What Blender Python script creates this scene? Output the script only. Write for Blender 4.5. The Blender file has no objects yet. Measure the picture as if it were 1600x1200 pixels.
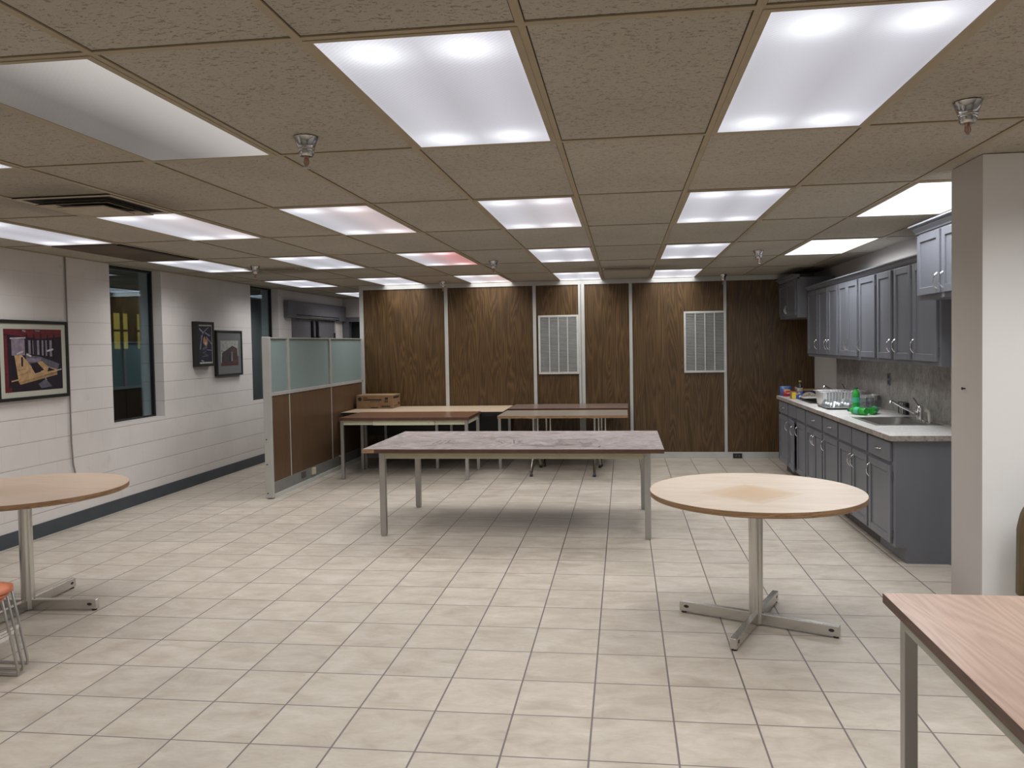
import bpy, math, random
from mathutils import Matrix, Vector, Euler
random.seed(7)
S = bpy.context.scene
C = S.collection
PI = math.pi

# ------------------------------------------------------------------ camera
F_PX = 1223.12
YAW, PITCH, ROLL = 0.1267, -0.0329, -0.0173
CAMZ = 1.5725
H = 2.406            # ceiling
XL = -4.914          # left wall
XR = 2.46            # right wall
YB = 10.584          # wood panelled back wall
cam = bpy.data.cameras.new('camera'); camo = bpy.data.objects.new('camera', cam)
C.objects.link(camo); S.camera = camo
cam.sensor_fit = 'HORIZONTAL'; cam.sensor_width = 36.0
cam.lens = F_PX / 1600 * 36.0
cam.shift_x = -19.5 / 1600; cam.shift_y = -24.0 / 1600
cam.clip_start = 0.05; cam.clip_end = 200
fw = Vector((-math.sin(YAW)*math.cos(PITCH), math.cos(YAW)*math.cos(PITCH), math.sin(PITCH)))
rt = Vector((math.cos(YAW), math.sin(YAW), 0)); up = rt.cross(fw)
r2 = rt*math.cos(ROLL) + up*math.sin(ROLL); u2 = -rt*math.sin(ROLL) + up*math.cos(ROLL)
m = Matrix((r2, u2, -fw)).transposed().to_4x4(); m.translation = (0, 0, CAMZ)
camo.matrix_world = m

# ------------------------------------------------------------------ world, exposure
w = bpy.data.worlds.new('night'); S.world = w; w.use_nodes = True
w.node_tree.nodes['Background'].inputs[0].default_value = (0.02, 0.026, 0.034, 1)
w.node_tree.nodes['Background'].inputs[1].default_value = 0.6
S.view_settings.view_transform = 'Standard'; S.view_settings.look = 'None'
S.view_settings.exposure = 0.0; S.view_settings.gamma = 1.0; S.view_settings.use_curve_mapping = False

LAMP_W = 11.8        # watts of each ceiling troffer
LAMP_SPREAD = 142    # degrees: the prismatic lens throws its light downwards
GRIDX, GRIDY = -0.258, 3.2796   # a crossing of the ceiling grid, cells 0.6096 x 1.2192
TILE, TFX, TFY = 0.33609, 0.1847, 4.2398

# ------------------------------------------------------------------ node helpers
def newmat(name):
    m = bpy.data.materials.new(name); m.use_nodes = True
    return m, m.node_tree, m.node_tree.nodes['Principled BSDF']
def lnk(nt, a, b): nt.links.new(a, b)
def nmath(nt, op, a, b=None, c=None, clamp=False):
    n = nt.nodes.new('ShaderNodeMath'); n.operation = op; n.use_clamp = clamp
    for i, v in enumerate((a, b, c)):
        if v is None: continue
        if isinstance(v, (int, float)): n.inputs[i].default_value = v
        else: lnk(nt, v, n.inputs[i])
    return n.outputs[0]
def ncoord(nt, which='Object'):
    return nt.nodes.new('ShaderNodeTexCoord').outputs[which]
def nmap(nt, vec, scale=(1, 1, 1), loc=(0, 0, 0), rot=(0, 0, 0)):
    n = nt.nodes.new('ShaderNodeMapping'); lnk(nt, vec, n.inputs[0])
    n.inputs['Scale'].default_value = scale; n.inputs['Location'].default_value = loc; n.inputs['Rotation'].default_value = rot
    return n.outputs[0]
def nnoise(nt, vec, scale, detail=3, rough=0.5, dist=0.0):
    n = nt.nodes.new('ShaderNodeTexNoise'); lnk(nt, vec, n.inputs['Vector'])
    n.inputs['Scale'].default_value = scale; n.inputs['Detail'].default_value = detail
    n.inputs['Roughness'].default_value = rough; n.inputs['Distortion'].default_value = dist
    return n.outputs[0]
def nsep(nt, vec):
    n = nt.nodes.new('ShaderNodeSeparateXYZ'); lnk(nt, vec, n.inputs[0]); return n.outputs
def ncomb(nt, x=0, y=0, z=0):
    n = nt.nodes.new('ShaderNodeCombineXYZ')
    for i, v in enumerate((x, y, z)):
        if isinstance(v, (int, float)): n.inputs[i].default_value = v
        else: lnk(nt, v, n.inputs[i])
    return n.outputs[0]
def nramp(nt, fac, stops, interp='LINEAR'):
    n = nt.nodes.new('ShaderNodeValToRGB'); n.color_ramp.interpolation = interp
    e = n.color_ramp.elements
    e.remove(e[1]); e[0].position = stops[0][0]
    for p, c in stops[1:]: e.new(p)
    for el, (p, c) in zip(list(e), stops):
        el.color = (c[0], c[1], c[2], 1) if not isinstance(c, (int, float)) else (c, c, c, 1)
    lnk(nt, fac, n.inputs[0]); return n.outputs[0]
def nmix(nt, fac, a, b, mode='MIX'):
    n = nt.nodes.new('ShaderNodeMix'); n.data_type = 'RGBA'; n.blend_type = mode
    if isinstance(fac, (int, float)): n.inputs[0].default_value = fac
    else: lnk(nt, fac, n.inputs[0])
    for i, v in ((6, a), (7, b)):
        if isinstance(v, tuple): n.inputs[i].default_value = (v[0], v[1], v[2], 1)
        else: lnk(nt, v, n.inputs[i])
    return n.outputs[2]
def nbump(nt, h, strength=0.3, dist=0.002):
    n = nt.nodes.new('ShaderNodeBump'); n.inputs['Strength'].default_value = strength; n.inputs['Distance'].default_value = dist
    lnk(nt, h, n.inputs['Height']); return n.outputs[0]
def near(nt, x, period, off, half, soft):
    """1 on the lines off + k*period (half width), 0 elsewhere"""
    t = nmath(nt, 'DIVIDE', nmath(nt, 'SUBTRACT', x, off), period)
    f = nmath(nt, 'FRACT', t)
    d = nmath(nt, 'MULTIPLY', nmath(nt, 'MINIMUM', f, nmath(nt, 'SUBTRACT', 1.0, f)), period)
    a = nmath(nt, 'DIVIDE', nmath(nt, 'SUBTRACT', half + soft, d), soft, clamp=True)
    return a, nmath(nt, 'FLOOR', t)

def plain(name, col, rough=0.5, metal=0.0, var=0.08, scale=8.0, bump=0.0, spec=0.5, stretch=(1, 1, 1), coat=0.0):
    m, nt, p = newmat(name)
    v = nmap(nt, ncoord(nt), stretch)
    n = nnoise(nt, v, scale, 4)
    lo = tuple(c*(1-var) for c in col); hi = tuple(min(1, c*(1+var)) for c in col)
    lnk(nt, nramp(nt, n, [(0.3, lo), (0.7, hi)]), p.inputs['Base Color'])
    p.inputs['Roughness'].default_value = rough; p.inputs['Metallic'].default_value = metal
    p.inputs['Specular IOR Level'].default_value = spec; p.inputs['Coat Weight'].default_value = coat
    if bump: lnk(nt, nbump(nt, nnoise(nt, v, scale*12, 3), bump, 0.001), p.inputs['Normal'])
    return m

# ------------------------------------------------------------------ materials
def mk_floor():
    m, nt, p = newmat('beige_ceramic_tile'); co = ncoord(nt); s = nsep(nt, co)
    gx, ix = near(nt, s[0], TILE, TFX, 0.0032, 0.0012); gy, iy = near(nt, s[1], TILE, TFY, 0.0026, 0.0012)
    g = nmath(nt, 'MAXIMUM', gx, gy)
    wn = nt.nodes.new('ShaderNodeTexWhiteNoise'); wn.noise_dimensions = '3D'; lnk(nt, ncomb(nt, ix, iy, 0), wn.inputs[0])
    tilev = nt.nodes.new('ShaderNodeVectorMath'); tilev.operation = 'ADD'
    sc = nt.nodes.new('ShaderNodeVectorMath'); sc.operation = 'SCALE'; lnk(nt, wn.outputs['Color'], sc.inputs[0]); sc.inputs['Scale'].default_value = 30
    lnk(nt, co, tilev.inputs[0]); lnk(nt, sc.outputs[0], tilev.inputs[1])
    a = nnoise(nt, nmap(nt, tilev.outputs[0], (1, 1.9, 1)), 5, 6, 0.62, 0.6)
    b = nnoise(nt, nmap(nt, tilev.outputs[0], (1, 2.5, 1)), 26, 5, 0.7)
    c = nramp(nt, a, [(0.28, (0.315, 0.272, 0.222)), (0.5, (0.40, 0.358, 0.303)), (0.74, (0.475, 0.435, 0.382))])
    c = nmix(nt, nramp(nt, b, [(0.42, 0.0), (0.75, 0.4)]), c, (0.33, 0.28, 0.22))
    # scuffs
    sf = nnoise(nt, nmap(nt, co, (1, 2.2, 1), (3, 1, 0)), 9, 5, 0.75, 1.5)
    c = nmix(nt, nramp(nt, sf, [(0.66, 0.0), (0.74, 0.6)]), c, (0.17, 0.13, 0.105))
    tv = nmath(nt, 'ADD', nmath(nt, 'MULTIPLY', wn.outputs['Value'], 0.09), 0.955)
    c = nmix(nt, 1.0, c, ncomb(nt, tv, tv, tv), 'MULTIPLY')
    c = nmix(nt, g, c, (0.125, 0.10, 0.10))
    lnk(nt, c, p.inputs['Base Color'])
    lnk(nt, nramp(nt, a, [(0.3, 0.42), (0.7, 0.55)]), p.inputs['Roughness'])
    h = nmath(nt, 'ADD', nmath(nt, 'MULTIPLY', nmath(nt, 'SUBTRACT', 1.0, g), 1.0), nmath(nt, 'MULTIPLY', b, 0.15))
    lnk(nt, nbump(nt, h, 0.4, 0.002), p.inputs['Normal'])
    return m
def mk_ceiling():
    m, nt, p = newmat('acoustic_ceiling_tile'); co = ncoord(nt); s = nsep(nt, co)
    gx, ix = near(nt, s[0], 0.6096, GRIDX, 0.0145, 0.001); gy, iy = near(nt, s[1], 1.2192, GRIDY, 0.0145, 0.001)
    g = nmath(nt, 'MAXIMUM', gx, gy)
    wn = nt.nodes.new('ShaderNodeTexWhiteNoise'); wn.noise_dimensions = '3D'; lnk(nt, ncomb(nt, ix, iy, 0), wn.inputs[0])
    f = nnoise(nt, nmap(nt, co, (1.0, 2.2, 1)), 52, 3, 0.62, 0.9)
    f2 = nnoise(nt, co, 190, 3, 0.7)
    fiss = nramp(nt, f, [(0.585, 0.0), (0.63, 1.0)])
    c = nramp(nt, nnoise(nt, co, 1.3, 4), [(0.3, (0.385, 0.355, 0.30)), (0.7, (0.44, 0.41, 0.35))])
    c = nmix(nt, nmath(nt, 'MULTIPLY', fiss, 0.55), c, (0.13, 0.105, 0.075))
    c = nmix(nt, nramp(nt, f2, [(0.5, 0.0), (0.75, 0.35)]), c, (0.2, 0.17, 0.13))
    tv = nmath(nt, 'ADD', nmath(nt, 'MULTIPLY', wn.outputs['Value'], 0.10), 0.95)
    c = nmix(nt, 1.0, c, ncomb(nt, tv, tv, tv), 'MULTIPLY')
    # soot blown out of the air vents: (centre x, centre y, rx, ry, strength)
    for (cx, cy, rx, ry, st) in SOOT:
        dx = nmath(nt, 'DIVIDE', nmath(nt, 'SUBTRACT', s[0], cx), rx); dy = nmath(nt, 'DIVIDE', nmath(nt, 'SUBTRACT', s[1], cy), ry)
        d = nmath(nt, 'SQRT', nmath(nt, 'ADD', nmath(nt, 'MULTIPLY', dx, dx), nmath(nt, 'MULTIPLY', dy, dy)))
        d = nmath(nt, 'ADD', d, nmath(nt, 'MULTIPLY', nnoise(nt, co, 5, 3), 0.3))
        c = nmix(nt, nmath(nt, 'MULTIPLY', nramp(nt, d, [(0.45, 1.0), (1.0, 0.0)]), st), c, (0.055, 0.036, 0.02))
    c = nmix(nt, g, c, (0.05, 0.04, 0.03))
    lnk(nt, c, p.inputs['Base Color']); p.inputs['Roughness'].default_value = 0.95; p.inputs['Specular IOR Level'].default_value = 0.1
    h = nmath(nt, 'SUBTRACT', nmath(nt, 'MULTIPLY', f2, 0.3), fiss)
    lnk(nt, nbump(nt, h, 0.6, 0.003), p.inputs['Normal'])
    return m
SOOT = [(-2.98, 4.16, 0.75, 0.75, 0.55), (-4.21, 6.30, 0.42, 0.95, 0.85), (0.05, 9.08, 0.8, 0.5, 0.45), (-3.75, 8.2, 1.3, 0.6, 0.5)]
def mk_block():
    m, nt, p = newmat('painted_concrete_block'); co = ncoord(nt); s = nsep(nt, co)
    gz, iz = near(nt, s[2], 0.2032, 0.0, 0.0022, 0.003)
    odd = nmath(nt, 'MULTIPLY', nmath(nt, 'MODULO', iz, 2.0), 0.2032)
    run = nmath(nt, 'ADD', nmath(nt, 'ADD', s[1], s[0]), odd)
    gy, iy = near(nt, run, 0.4064, 0.09, 0.0014, 0.003)
    low = nramp(nt, nmath(nt, 'DIVIDE', s[2], 2.4), [(0.72, 1.0), (0.80, 0.25)])
    gz = nmath(nt, 'MULTIPLY', gz, low)
    n = nnoise(nt, co, 3, 4); fine = nnoise(nt, co, 160, 4, 0.7)
    c = nramp(nt, n, [(0.3, (0.61, 0.575, 0.56)), (0.7, (0.66, 0.625, 0.61))])
    c = nmix(nt, nmath(nt, 'MULTIPLY', gz, 0.45), c, (0.25, 0.22, 0.19))
    c = nmix(nt, nmath(nt, 'MULTIPLY', gy, 0.10), c, (0.3, 0.27, 0.24))
    dirt = nnoise(nt, nmap(nt, co, (1, 1, 1), (5, 2, 1)), 7, 3)
    c = nmix(nt, nramp(nt, dirt, [(0.66, 0.0), (0.76, 0.18)]), c, (0.3, 0.28, 0.26))
    lnk(nt, c, p.inputs['Base Color']); p.inputs['Roughness'].default_value = 0.6
    h = nmath(nt, 'SUBTRACT', nmath(nt, 'MULTIPLY', fine, 0.35), nmath(nt, 'ADD', gz, nmath(nt, 'MULTIPLY', gy, 0.3)))
    lnk(nt, nbump(nt, h, 0.55, 0.003), p.inputs['Normal'])
    return m
def mk_panelwood(name, dark, mid, light, sx=7.0, sz=0.75, rings=16, rough=0.42, seed=0.0, contrast=1.0, hor='x'):
    """printed wood panel: contour lines of stretched noise give cathedral grain"""
    m, nt, p = newmat(name); co = ncoord(nt); s = nsep(nt, co)
    across = nmath(nt, 'ADD', s[0], nmath(nt, 'MULTIPLY', s[1], 1.0))
    v = ncomb(nt, nmath(nt, 'MULTIPLY', across, sx), 0.0, nmath(nt, 'MULTIPLY', s[2], sz))
    v = nmap(nt, v, (1, 1, 1), (seed, seed*2, 0))
    n = nnoise(nt, v, 1.0, 2, 0.45, 0.35)
    r = nmath(nt, 'FRACT', nmath(nt, 'MULTIPLY', n, rings))
    r = nmath(nt, 'ABSOLUTE', nmath(nt, 'SUBTRACT', nmath(nt, 'MULTIPLY', r, 2), 1))
    fine = nnoise(nt, nmap(nt, v, (24, 1, 3)), 1.0, 4, 0.6)
    mixv = nmath(nt, 'ADD', nmath(nt, 'MULTIPLY', r, 0.55*contrast), nmath(nt, 'MULTIPLY', fine, 0.65))
    c = nramp(nt, mixv, [(0.25, dark), (0.5, mid), (0.85, light)])
    big = nnoise(nt, v, 0.6, 2)
    c = nmix(nt, nramp(nt, big, [(0.35, 0.0), (0.7, 0.35)]), c, dark)
    lnk(nt, c, p.inputs['Base Color']); p.inputs['Roughness'].default_value = rough
    lnk(nt, nbump(nt, fine, 0.12, 0.001), p.inputs['Normal'])
    return m
# spills on the long table, in its own coordinates: x, y, rx, ry, strength, filling
SPILLS = {'dusty_grey_walnut_laminate': [(0.52, -0.22, 0.22, 0.27, 0.6, 0.3), (0.28, -0.42, 0.24, 0.09, 0.6, 0.9), (-0.16, 0.12, 0.28, 0.06, 0.5, 0.7)]}
def mk_tabletop(name, base, light, dark, along='x', stains=None, rough=0.35, rings=26, sc=(1.1, 5.0), amt=1.0, spec=.5):
    """laminate table top with flat-sawn grain running along an axis"""
    m, nt, p = newmat(name); co = ncoord(nt); s = nsep(nt, co)
    a, b = (s[0], s[1]) if along == 'x' else (s[1], s[0])
    v = ncomb(nt, nmath(nt, 'MULTIPLY', a, sc[0]), nmath(nt, 'MULTIPLY', b, sc[1]), 0)
    n = nnoise(nt, v, 1.0, 2, 0.4, 0.3)
    r = nmath(nt, 'ABSOLUTE', nmath(nt, 'SUBTRACT', nmath(nt, 'MULTIPLY', nmath(nt, 'FRACT', nmath(nt, 'MULTIPLY', n, rings)), 2), 1))
    fine = nnoise(nt, nmap(nt, v, (4, 18, 1)), 1.0, 4, 0.6)
    t = nmath(nt, 'ADD', nmath(nt, 'MULTIPLY', r, 0.45*amt), nmath(nt, 'MULTIPLY', fine, 0.55))
    c = nramp(nt, t, [(0.2, dark), (0.5, base), (0.85, light)])
    if stains:
        sn = nnoise(nt, nmap(nt, co, (1.2, 2.0, 1), (stains[3], 0, 0)), 3.2, 4, 0.6, 2.2)
        band = nramp(nt, sn, [(0.50, 0.0), (0.535, 1.0), (0.56, 0.9), (0.60, 0.0)])
        c = nmix(nt, nmath(nt, 'MULTIPLY', band, 0.45 if SPILLS.get(name) else 0.75), c, stains[:3])
        for (px, py, rx, ry, st, hollow) in SPILLS.get(name, []):
            wx = nmath(nt, 'ADD', s[0], nmath(nt, 'MULTIPLY', nmath(nt, 'SUBTRACT', nnoise(nt, co, 5, 4, 0.6), 0.5), 0.55))
            wy = nmath(nt, 'ADD', s[1], nmath(nt, 'MULTIPLY', nmath(nt, 'SUBTRACT', nnoise(nt, nmap(nt, co, (1, 1, 1), (7, 3, 0)), 5, 4, 0.6), 0.5), 0.5))
            dx = nmath(nt, 'DIVIDE', nmath(nt, 'SUBTRACT', wx, px), rx); dy = nmath(nt, 'DIVIDE', nmath(nt, 'SUBTRACT', wy, py), ry)
            d = nmath(nt, 'SQRT', nmath(nt, 'ADD', nmath(nt, 'MULTIPLY', dx, dx), nmath(nt, 'MULTIPLY', dy, dy)))
            mk_ = nramp(nt, d, [(0.0, hollow), (0.62, hollow), (0.80, 1.0), (0.92, 0.8), (1.0, 0.0)])
            c = nmix(nt, nmath(nt, 'MULTIPLY', mk_, st), c, stains[:3])
    lnk(nt, c, p.inputs['Base Color']); p.inputs['Roughness'].default_value = rough; p.inputs['Specular IOR Level'].default_value = spec
    return m
def mk_round(name, base, light, patch, rot):
    m, nt, p = newmat(name); co = ncoord(nt)
    v = nmap(nt, co, (1.6, 7.0, 1), (0, 0, 0), (0, 0, 0.15))
    n = nnoise(nt, v, 1.5, 5, 0.6, 0.6); fine = nnoise(nt, nmap(nt, co, (6, 60, 1)), 1.0, 3)
    c = nramp(nt, nmath(nt, 'ADD', nmath(nt, 'MULTIPLY', n, 0.7), nmath(nt, 'MULTIPLY', fine, 0.3)), [(0.32, base), (0.68, light)])
    # unfaded diamond left by something that stood there
    q = nsep(nt, nmap(nt, co, (1, 1, 1), (0, 0, 0), (0, 0, rot)))
    wob = nmath(nt, 'MULTIPLY', nmath(nt, 'SUBTRACT', nnoise(nt, co, 14, 3), 0.5), 0.05)
    for cx, cy, hx, hy, st in ((0.042, -0.085, 0.195, 0.195, 0.42), (0.06, -0.09, 0.13, 0.15, 0.45), (0.03, -0.03, 0.16, 0.12, 0.2)):
        dx = nmath(nt, 'SUBTRACT', nmath(nt, 'ABSOLUTE', nmath(nt, 'SUBTRACT', q[0], cx)), hx)
        dy = nmath(nt, 'SUBTRACT', nmath(nt, 'ABSOLUTE', nmath(nt, 'SUBTRACT', q[1], cy)), hy)
        d = nmath(nt, 'ADD', nmath(nt, 'MAXIMUM', dx, dy), wob)
        c = nmix(nt, nmath(nt, 'MULTIPLY', nmath(nt, 'DIVIDE', nmath(nt, 'SUBTRACT', 0.005, d), 0.012, clamp=True), st), c, patch)
    sp = nnoise(nt, co, 45, 2)
    c = nmix(nt, nramp(nt, sp, [(0.74, 0.0), (0.78, 0.5)]), c, (0.12, 0.07, 0.04))
    lnk(nt, c, p.inputs['Base Color']); p.inputs['Roughness'].default_value = 0.42
    return m
def mk_stone(name, a, b, cdark, stretch=(1, 1, 1), rough=0.35):
    m, nt, p = newmat(name); co = nmap(nt, ncoord(nt), stretch)
    n = nnoise(nt, co, 5, 6, 0.65, 1.2); f = nnoise(nt, co, 34, 5, 0.7, 0.6)
    c = nramp(nt, n, [(0.3, a), (0.7, b)])
    c = nmix(nt, nramp(nt, f, [(0.46, 0.0), (0.66, 0.7)]), c, cdark)
    lnk(nt, c, p.inputs['Base Color']); p.inputs['Roughness'].default_value = rough
    return m
def mk_metal(name, col, rough, stretch=(1, 1, 1)):
    m, nt, p = newmat(name); co = nmap(nt, ncoord(nt), stretch)
    n = nnoise(nt, co, 5, 2, 0.4)
    lnk(nt, nramp(nt, n, [(0.3, tuple(c*0.93 for c in col)), (0.7, col)]), p.inputs['Base Color'])
    lnk(nt, nramp(nt, n, [(0.3, rough*0.92), (0.7, min(1, rough*1.1))]), p.inputs['Roughness'])
    p.inputs['Metallic'].default_value = 1.0
    return m
def mk_glass(name, tint, rough=0.0, alpha=0.25, spec=0.5):
    """thin pane: clear film over a mirror-like surface"""
    m, nt, p = newmat(name)
    out = nt.nodes['Material Output']; nt.nodes.remove(p)
    tr = nt.nodes.new('ShaderNodeBsdfTransparent'); tr.inputs[0].default_value = (*tint, 1)
    gl = nt.nodes.new('ShaderNodeBsdfGlossy'); gl.inputs['Roughness'].default_value = rough
    gl.inputs[0].default_value = (0.9, 0.95, 1, 1)
    fr = nt.nodes.new('ShaderNodeFresnel'); fr.inputs[0].default_value = 1.45
    f = nmath(nt, 'ADD', nmath(nt, 'MULTIPLY', fr.outputs[0], 0.38), spec*0.03, clamp=True)
    mx = nt.nodes.new('ShaderNodeMixShader'); lnk(nt, f, mx.inputs[0]); lnk(nt, tr.outputs[0], mx.inputs[1]); lnk(nt, gl.outputs[0], mx.inputs[2])
    lnk(nt, mx.outputs[0], out.inputs[0])
    return m
def mk_emit(name, col, st):
    m, nt, p = newmat(name)
    n = nnoise(nt, ncoord(nt), 3, 2)
    lnk(nt, nramp(nt, n, [(0.3, tuple(c*0.7 for c in col)), (0.7, col)]), p.inputs['Emission Color'])
    p.inputs['Emission Strength'].default_value = st; p.inputs['Base Color'].default_value = (0.02, 0.02, 0.02, 1)
    return m
def mk_diffuser():
    """prismatic lens over two lamps; object colour = tint, its alpha = how strongly the lamps burn"""
    m, nt, p = newmat('prismatic_lamp_lens'); co = ncoord(nt); s = nsep(nt, co)
    oi = nt.nodes.new('ShaderNodeObjectInfo')
    ax = nmath(nt, 'ABSOLUTE', s[0]); ay = nmath(nt, 'ABSOLUTE', s[1])
    def g(v, c, w_):
        d = nmath(nt, 'DIVIDE', nmath(nt, 'SUBTRACT', v, c), w_)
        return nmath(nt, 'POWER', 2.718, nmath(nt, 'MULTIPLY', nmath(nt, 'MULTIPLY', d, d), -1.0))
    tube = nmath(nt, 'MULTIPLY', g(ax, 0.14, 0.10), 0.10)
    spot = nmath(nt, 'MULTIPLY', nmath(nt, 'MULTIPLY', g(ax, 0.135, 0.085), g(ay, 0.47, 0.085)), 0.62)
    glow = nmath(nt, 'MULTIPLY', g(ay, 0.58, 0.28), 0.16)
    edge = nmath(nt, 'MULTIPLY', g(ax, 0.29, 0.02), 0.12)
    prism = nt.nodes.new('ShaderNodeTexWave'); prism.wave_type = 'BANDS'; prism.bands_direction = 'DIAGONAL'
    lnk(nt, co, prism.inputs['Vector']); prism.inputs['Scale'].default_value = 34
    lit = nmath(nt, 'MULTIPLY', nmath(nt, 'SUBTRACT', oi.outputs['Alpha'], 0.4), 5.0, clamp=True)
    dim = nmath(nt, 'SUBTRACT', 1.0, lit)
    spot = nmath(nt, 'MULTIPLY', spot, lit)
    b = nmath(nt, 'ADD', nmath(nt, 'ADD', 0.44, tube), nmath(nt, 'ADD', nmath(nt, 'ADD', spot, glow), edge))
    b = nmath(nt, 'MULTIPLY', b, nmath(nt, 'ADD', 0.95, nmath(nt, 'MULTIPLY', prism.outputs['Fac'], 0.10)))
    grad = nramp(nt, nmath(nt, 'ADD', nmath(nt, 'MULTIPLY', s[0], 1.6), 0.5), [(0.35, 0.0), (1.0, 1.0)])
    b = nmath(nt, 'ADD', nmath(nt, 'MULTIPLY', b, nmath(nt, 'SUBTRACT', 1.0, nmath(nt, 'MULTIPLY', dim, 0.55))), nmath(nt, 'MULTIPLY', nmath(nt, 'MULTIPLY', dim, grad), 1.15))
    b = nmath(nt, 'MULTIPLY', b, oi.outputs['Alpha'])
    # a discoloured right half on the tinted ones
    side = nramp(nt, nmath(nt, 'ADD', nmath(nt, 'MULTIPLY', s[0], 1.6), 0.5), [(0.15, 0.0), (0.8, 1.0)])
    c = nmix(nt, side, (0.90, 0.91, 1.0), oi.outputs['Color'])
    c = nmix(nt, dim, c, (0.98, 0.93, 0.89))
    hot = nmix(nt, nmath(nt, 'MULTIPLY', spot, 1.2, clamp=True), c, (0.92, 0.97, 1.0))
    lnk(nt, hot, p.inputs['Emission Color']); lnk(nt, b, p.inputs['Emission Strength'])
    p.inputs['Base Color'].default_value = (0.16, 0.16, 0.17, 1); p.inputs['Roughness'].default_value = 0.35
    return m

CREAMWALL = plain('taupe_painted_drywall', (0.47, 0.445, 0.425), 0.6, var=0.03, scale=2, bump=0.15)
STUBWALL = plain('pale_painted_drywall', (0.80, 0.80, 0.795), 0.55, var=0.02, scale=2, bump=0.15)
FLOOR = mk_floor(); CEIL = mk_ceiling(); BLOCK = mk_block()
PANEL = mk_panelwood('walnut_print_panelling', (0.040, 0.0195, 0.005), (0.070, 0.037, 0.011), (0.15, 0.086, 0.031), sx=6.5, sz=0.55, rings=17, contrast=0.68)
PARTWOOD = mk_panelwood('brown_wood_laminate', (0.075, 0.042, 0.022), (0.095, 0.054, 0.028), (0.12, 0.07, 0.038), sx=9, sz=0.5, rings=8, contrast=0.5)
DARKTRIM = plain('slate_rubber_base', (0.045, 0.055, 0.068), 0.5)
GRIDM = plain('tan_ceiling_grid', (0.33, 0.27, 0.18), 0.55, var=0.06)
TRIMM = plain('pale_grey_trim', (0.44, 0.44, 0.42), 0.45, var=0.05)
ALU = plain('satin_aluminium', (0.46, 0.46, 0.44), 0.4, metal=0.35, var=0.04)
GREYPAINT = plain('slate_grey_cabinet_paint', (0.140, 0.146, 0.166), 0.42, var=0.08, scale=5, stretch=(1, 1, 0.25), bump=0.08)
DARKGREY = plain('dark_toe_kick', (0.07, 0.062, 0.058), 0.6)
DOORGREY = plain('grey_steel_door_paint', (0.11, 0.108, 0.12), 0.5)
CHROME = mk_metal('worn_chrome', (0.62, 0.61, 0.58), 0.24)
SATIN = mk_metal('satin_steel', (0.5, 0.5, 0.49), 0.36)
BRIGHT = mk_metal('bright_chrome', (0.82, 0.82, 0.82), 0.12)
LEGM = mk_metal('grey_steel_leg', (0.46, 0.455, 0.44), 0.42, (1, 1, 0.2))
STEEL = mk_metal('brushed_sink_steel', (0.42, 0.41, 0.40), 0.3, (1, 6, 1))
FOIL = mk_metal('aluminium_foil', (0.96, 0.96, 0.97), 0.42)
BLACK = plain('black_plastic', (0.012, 0.012, 0.014), 0.4)
WHITE = plain('white_plastic', (0.62, 0.6, 0.55), 0.5)
CREAM = plain('cream_enamel_apron', (0.50, 0.49, 0.35), 0.4, var=0.04, scale=3)
BROWNEDGE = mk_panelwood('dark_brown_edging', (0.05, 0.02, 0.012), (0.075, 0.032, 0.02), (0.10, 0.045, 0.028), sx=3, sz=40, rings=6)
OAKEDGE = mk_panelwood('oak_edging', (0.16, 0.09, 0.045), (0.24, 0.14, 0.07), (0.33, 0.20, 0.11), sx=4, sz=60, rings=6)
WINGLASS = mk_glass('dark_window_glass', (0.82, 0.9, 0.92), 0.0, spec=0.7)
CLEAR = mk_glass('clear_plastic', (0.88, 0.9, 0.9), 0.05, spec=2.0)
CARD = plain('corrugated_cardboard', (0.22, 0.135, 0.065), 0.8, var=0.08, scale=20)
ORANGE = plain('orange_moulded_plastic', (0.50, 0.155, 0.075), 0.36, var=0.05)
COUNTER = mk_stone('speckled_laminate_counter', (0.58, 0.565, 0.54), (0.78, 0.77, 0.75), (0.42, 0.39, 0.36), (1, 1, 1), 0.3)
COUNTEREDGE = mk_stone('speckled_laminate_edge', (0.24, 0.205, 0.18), (0.46, 0.42, 0.38), (0.11, 0.09, 0.08), (1, 1, 1), 0.35)
SPLASH = mk_stone('grey_streaked_laminate', (0.22, 0.205, 0.19), (0.46, 0.44, 0.42), (0.13, 0.115, 0.10), (1, 1, 0.6), 0.4)

def mk_frost():
    m, nt, p = newmat('frosted_partition_glass')
    n = nnoise(nt, nmap(nt, ncoord(nt), (1, 1, 1)), 60, 3)
    lnk(nt, nramp(nt, n, [(0.3, (0.30, 0.375, 0.37)), (0.7, (0.34, 0.42, 0.415))]), p.inputs['Base Color'])
    p.inputs['Roughness'].default_value = 0.32
    out = nt.nodes['Material Output']
    tl = nt.nodes.new('ShaderNodeBsdfTranslucent'); tl.inputs[0].default_value = (0.34, 0.43, 0.43, 1)
    mx = nt.nodes.new('ShaderNodeMixShader'); mx.inputs[0].default_value = 0.42
    lnk(nt, p.outputs[0], mx.inputs[1]); lnk(nt, tl.outputs[0], mx.inputs[2]); lnk(nt, mx.outputs[0], out.inputs[0])
    return m
FROST = mk_frost()
def mk_bottle(name, col):
    m, nt, p = newmat(name)
    n = nnoise(nt, ncoord(nt), 20, 2)
    lnk(nt, nramp(nt, n, [(0.3, tuple(c*0.75 for c in col)), (0.7, col)]), p.inputs['Base Color'])
    p.inputs['Roughness'].default_value = 0.08; p.inputs['Transmission Weight'].default_value = 0.35; p.inputs['IOR'].default_value = 1.3
    return m
GREENB = mk_bottle('green_bottle_plastic', (0.05, 0.48, 0.07))
GREENCAP = plain('dark_green_cap', (0.005, 0.09, 0.045), 0.35)
GREENLAB = plain('green_paper_label', (0.05, 0.36, 0.22), 0.4)

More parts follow.
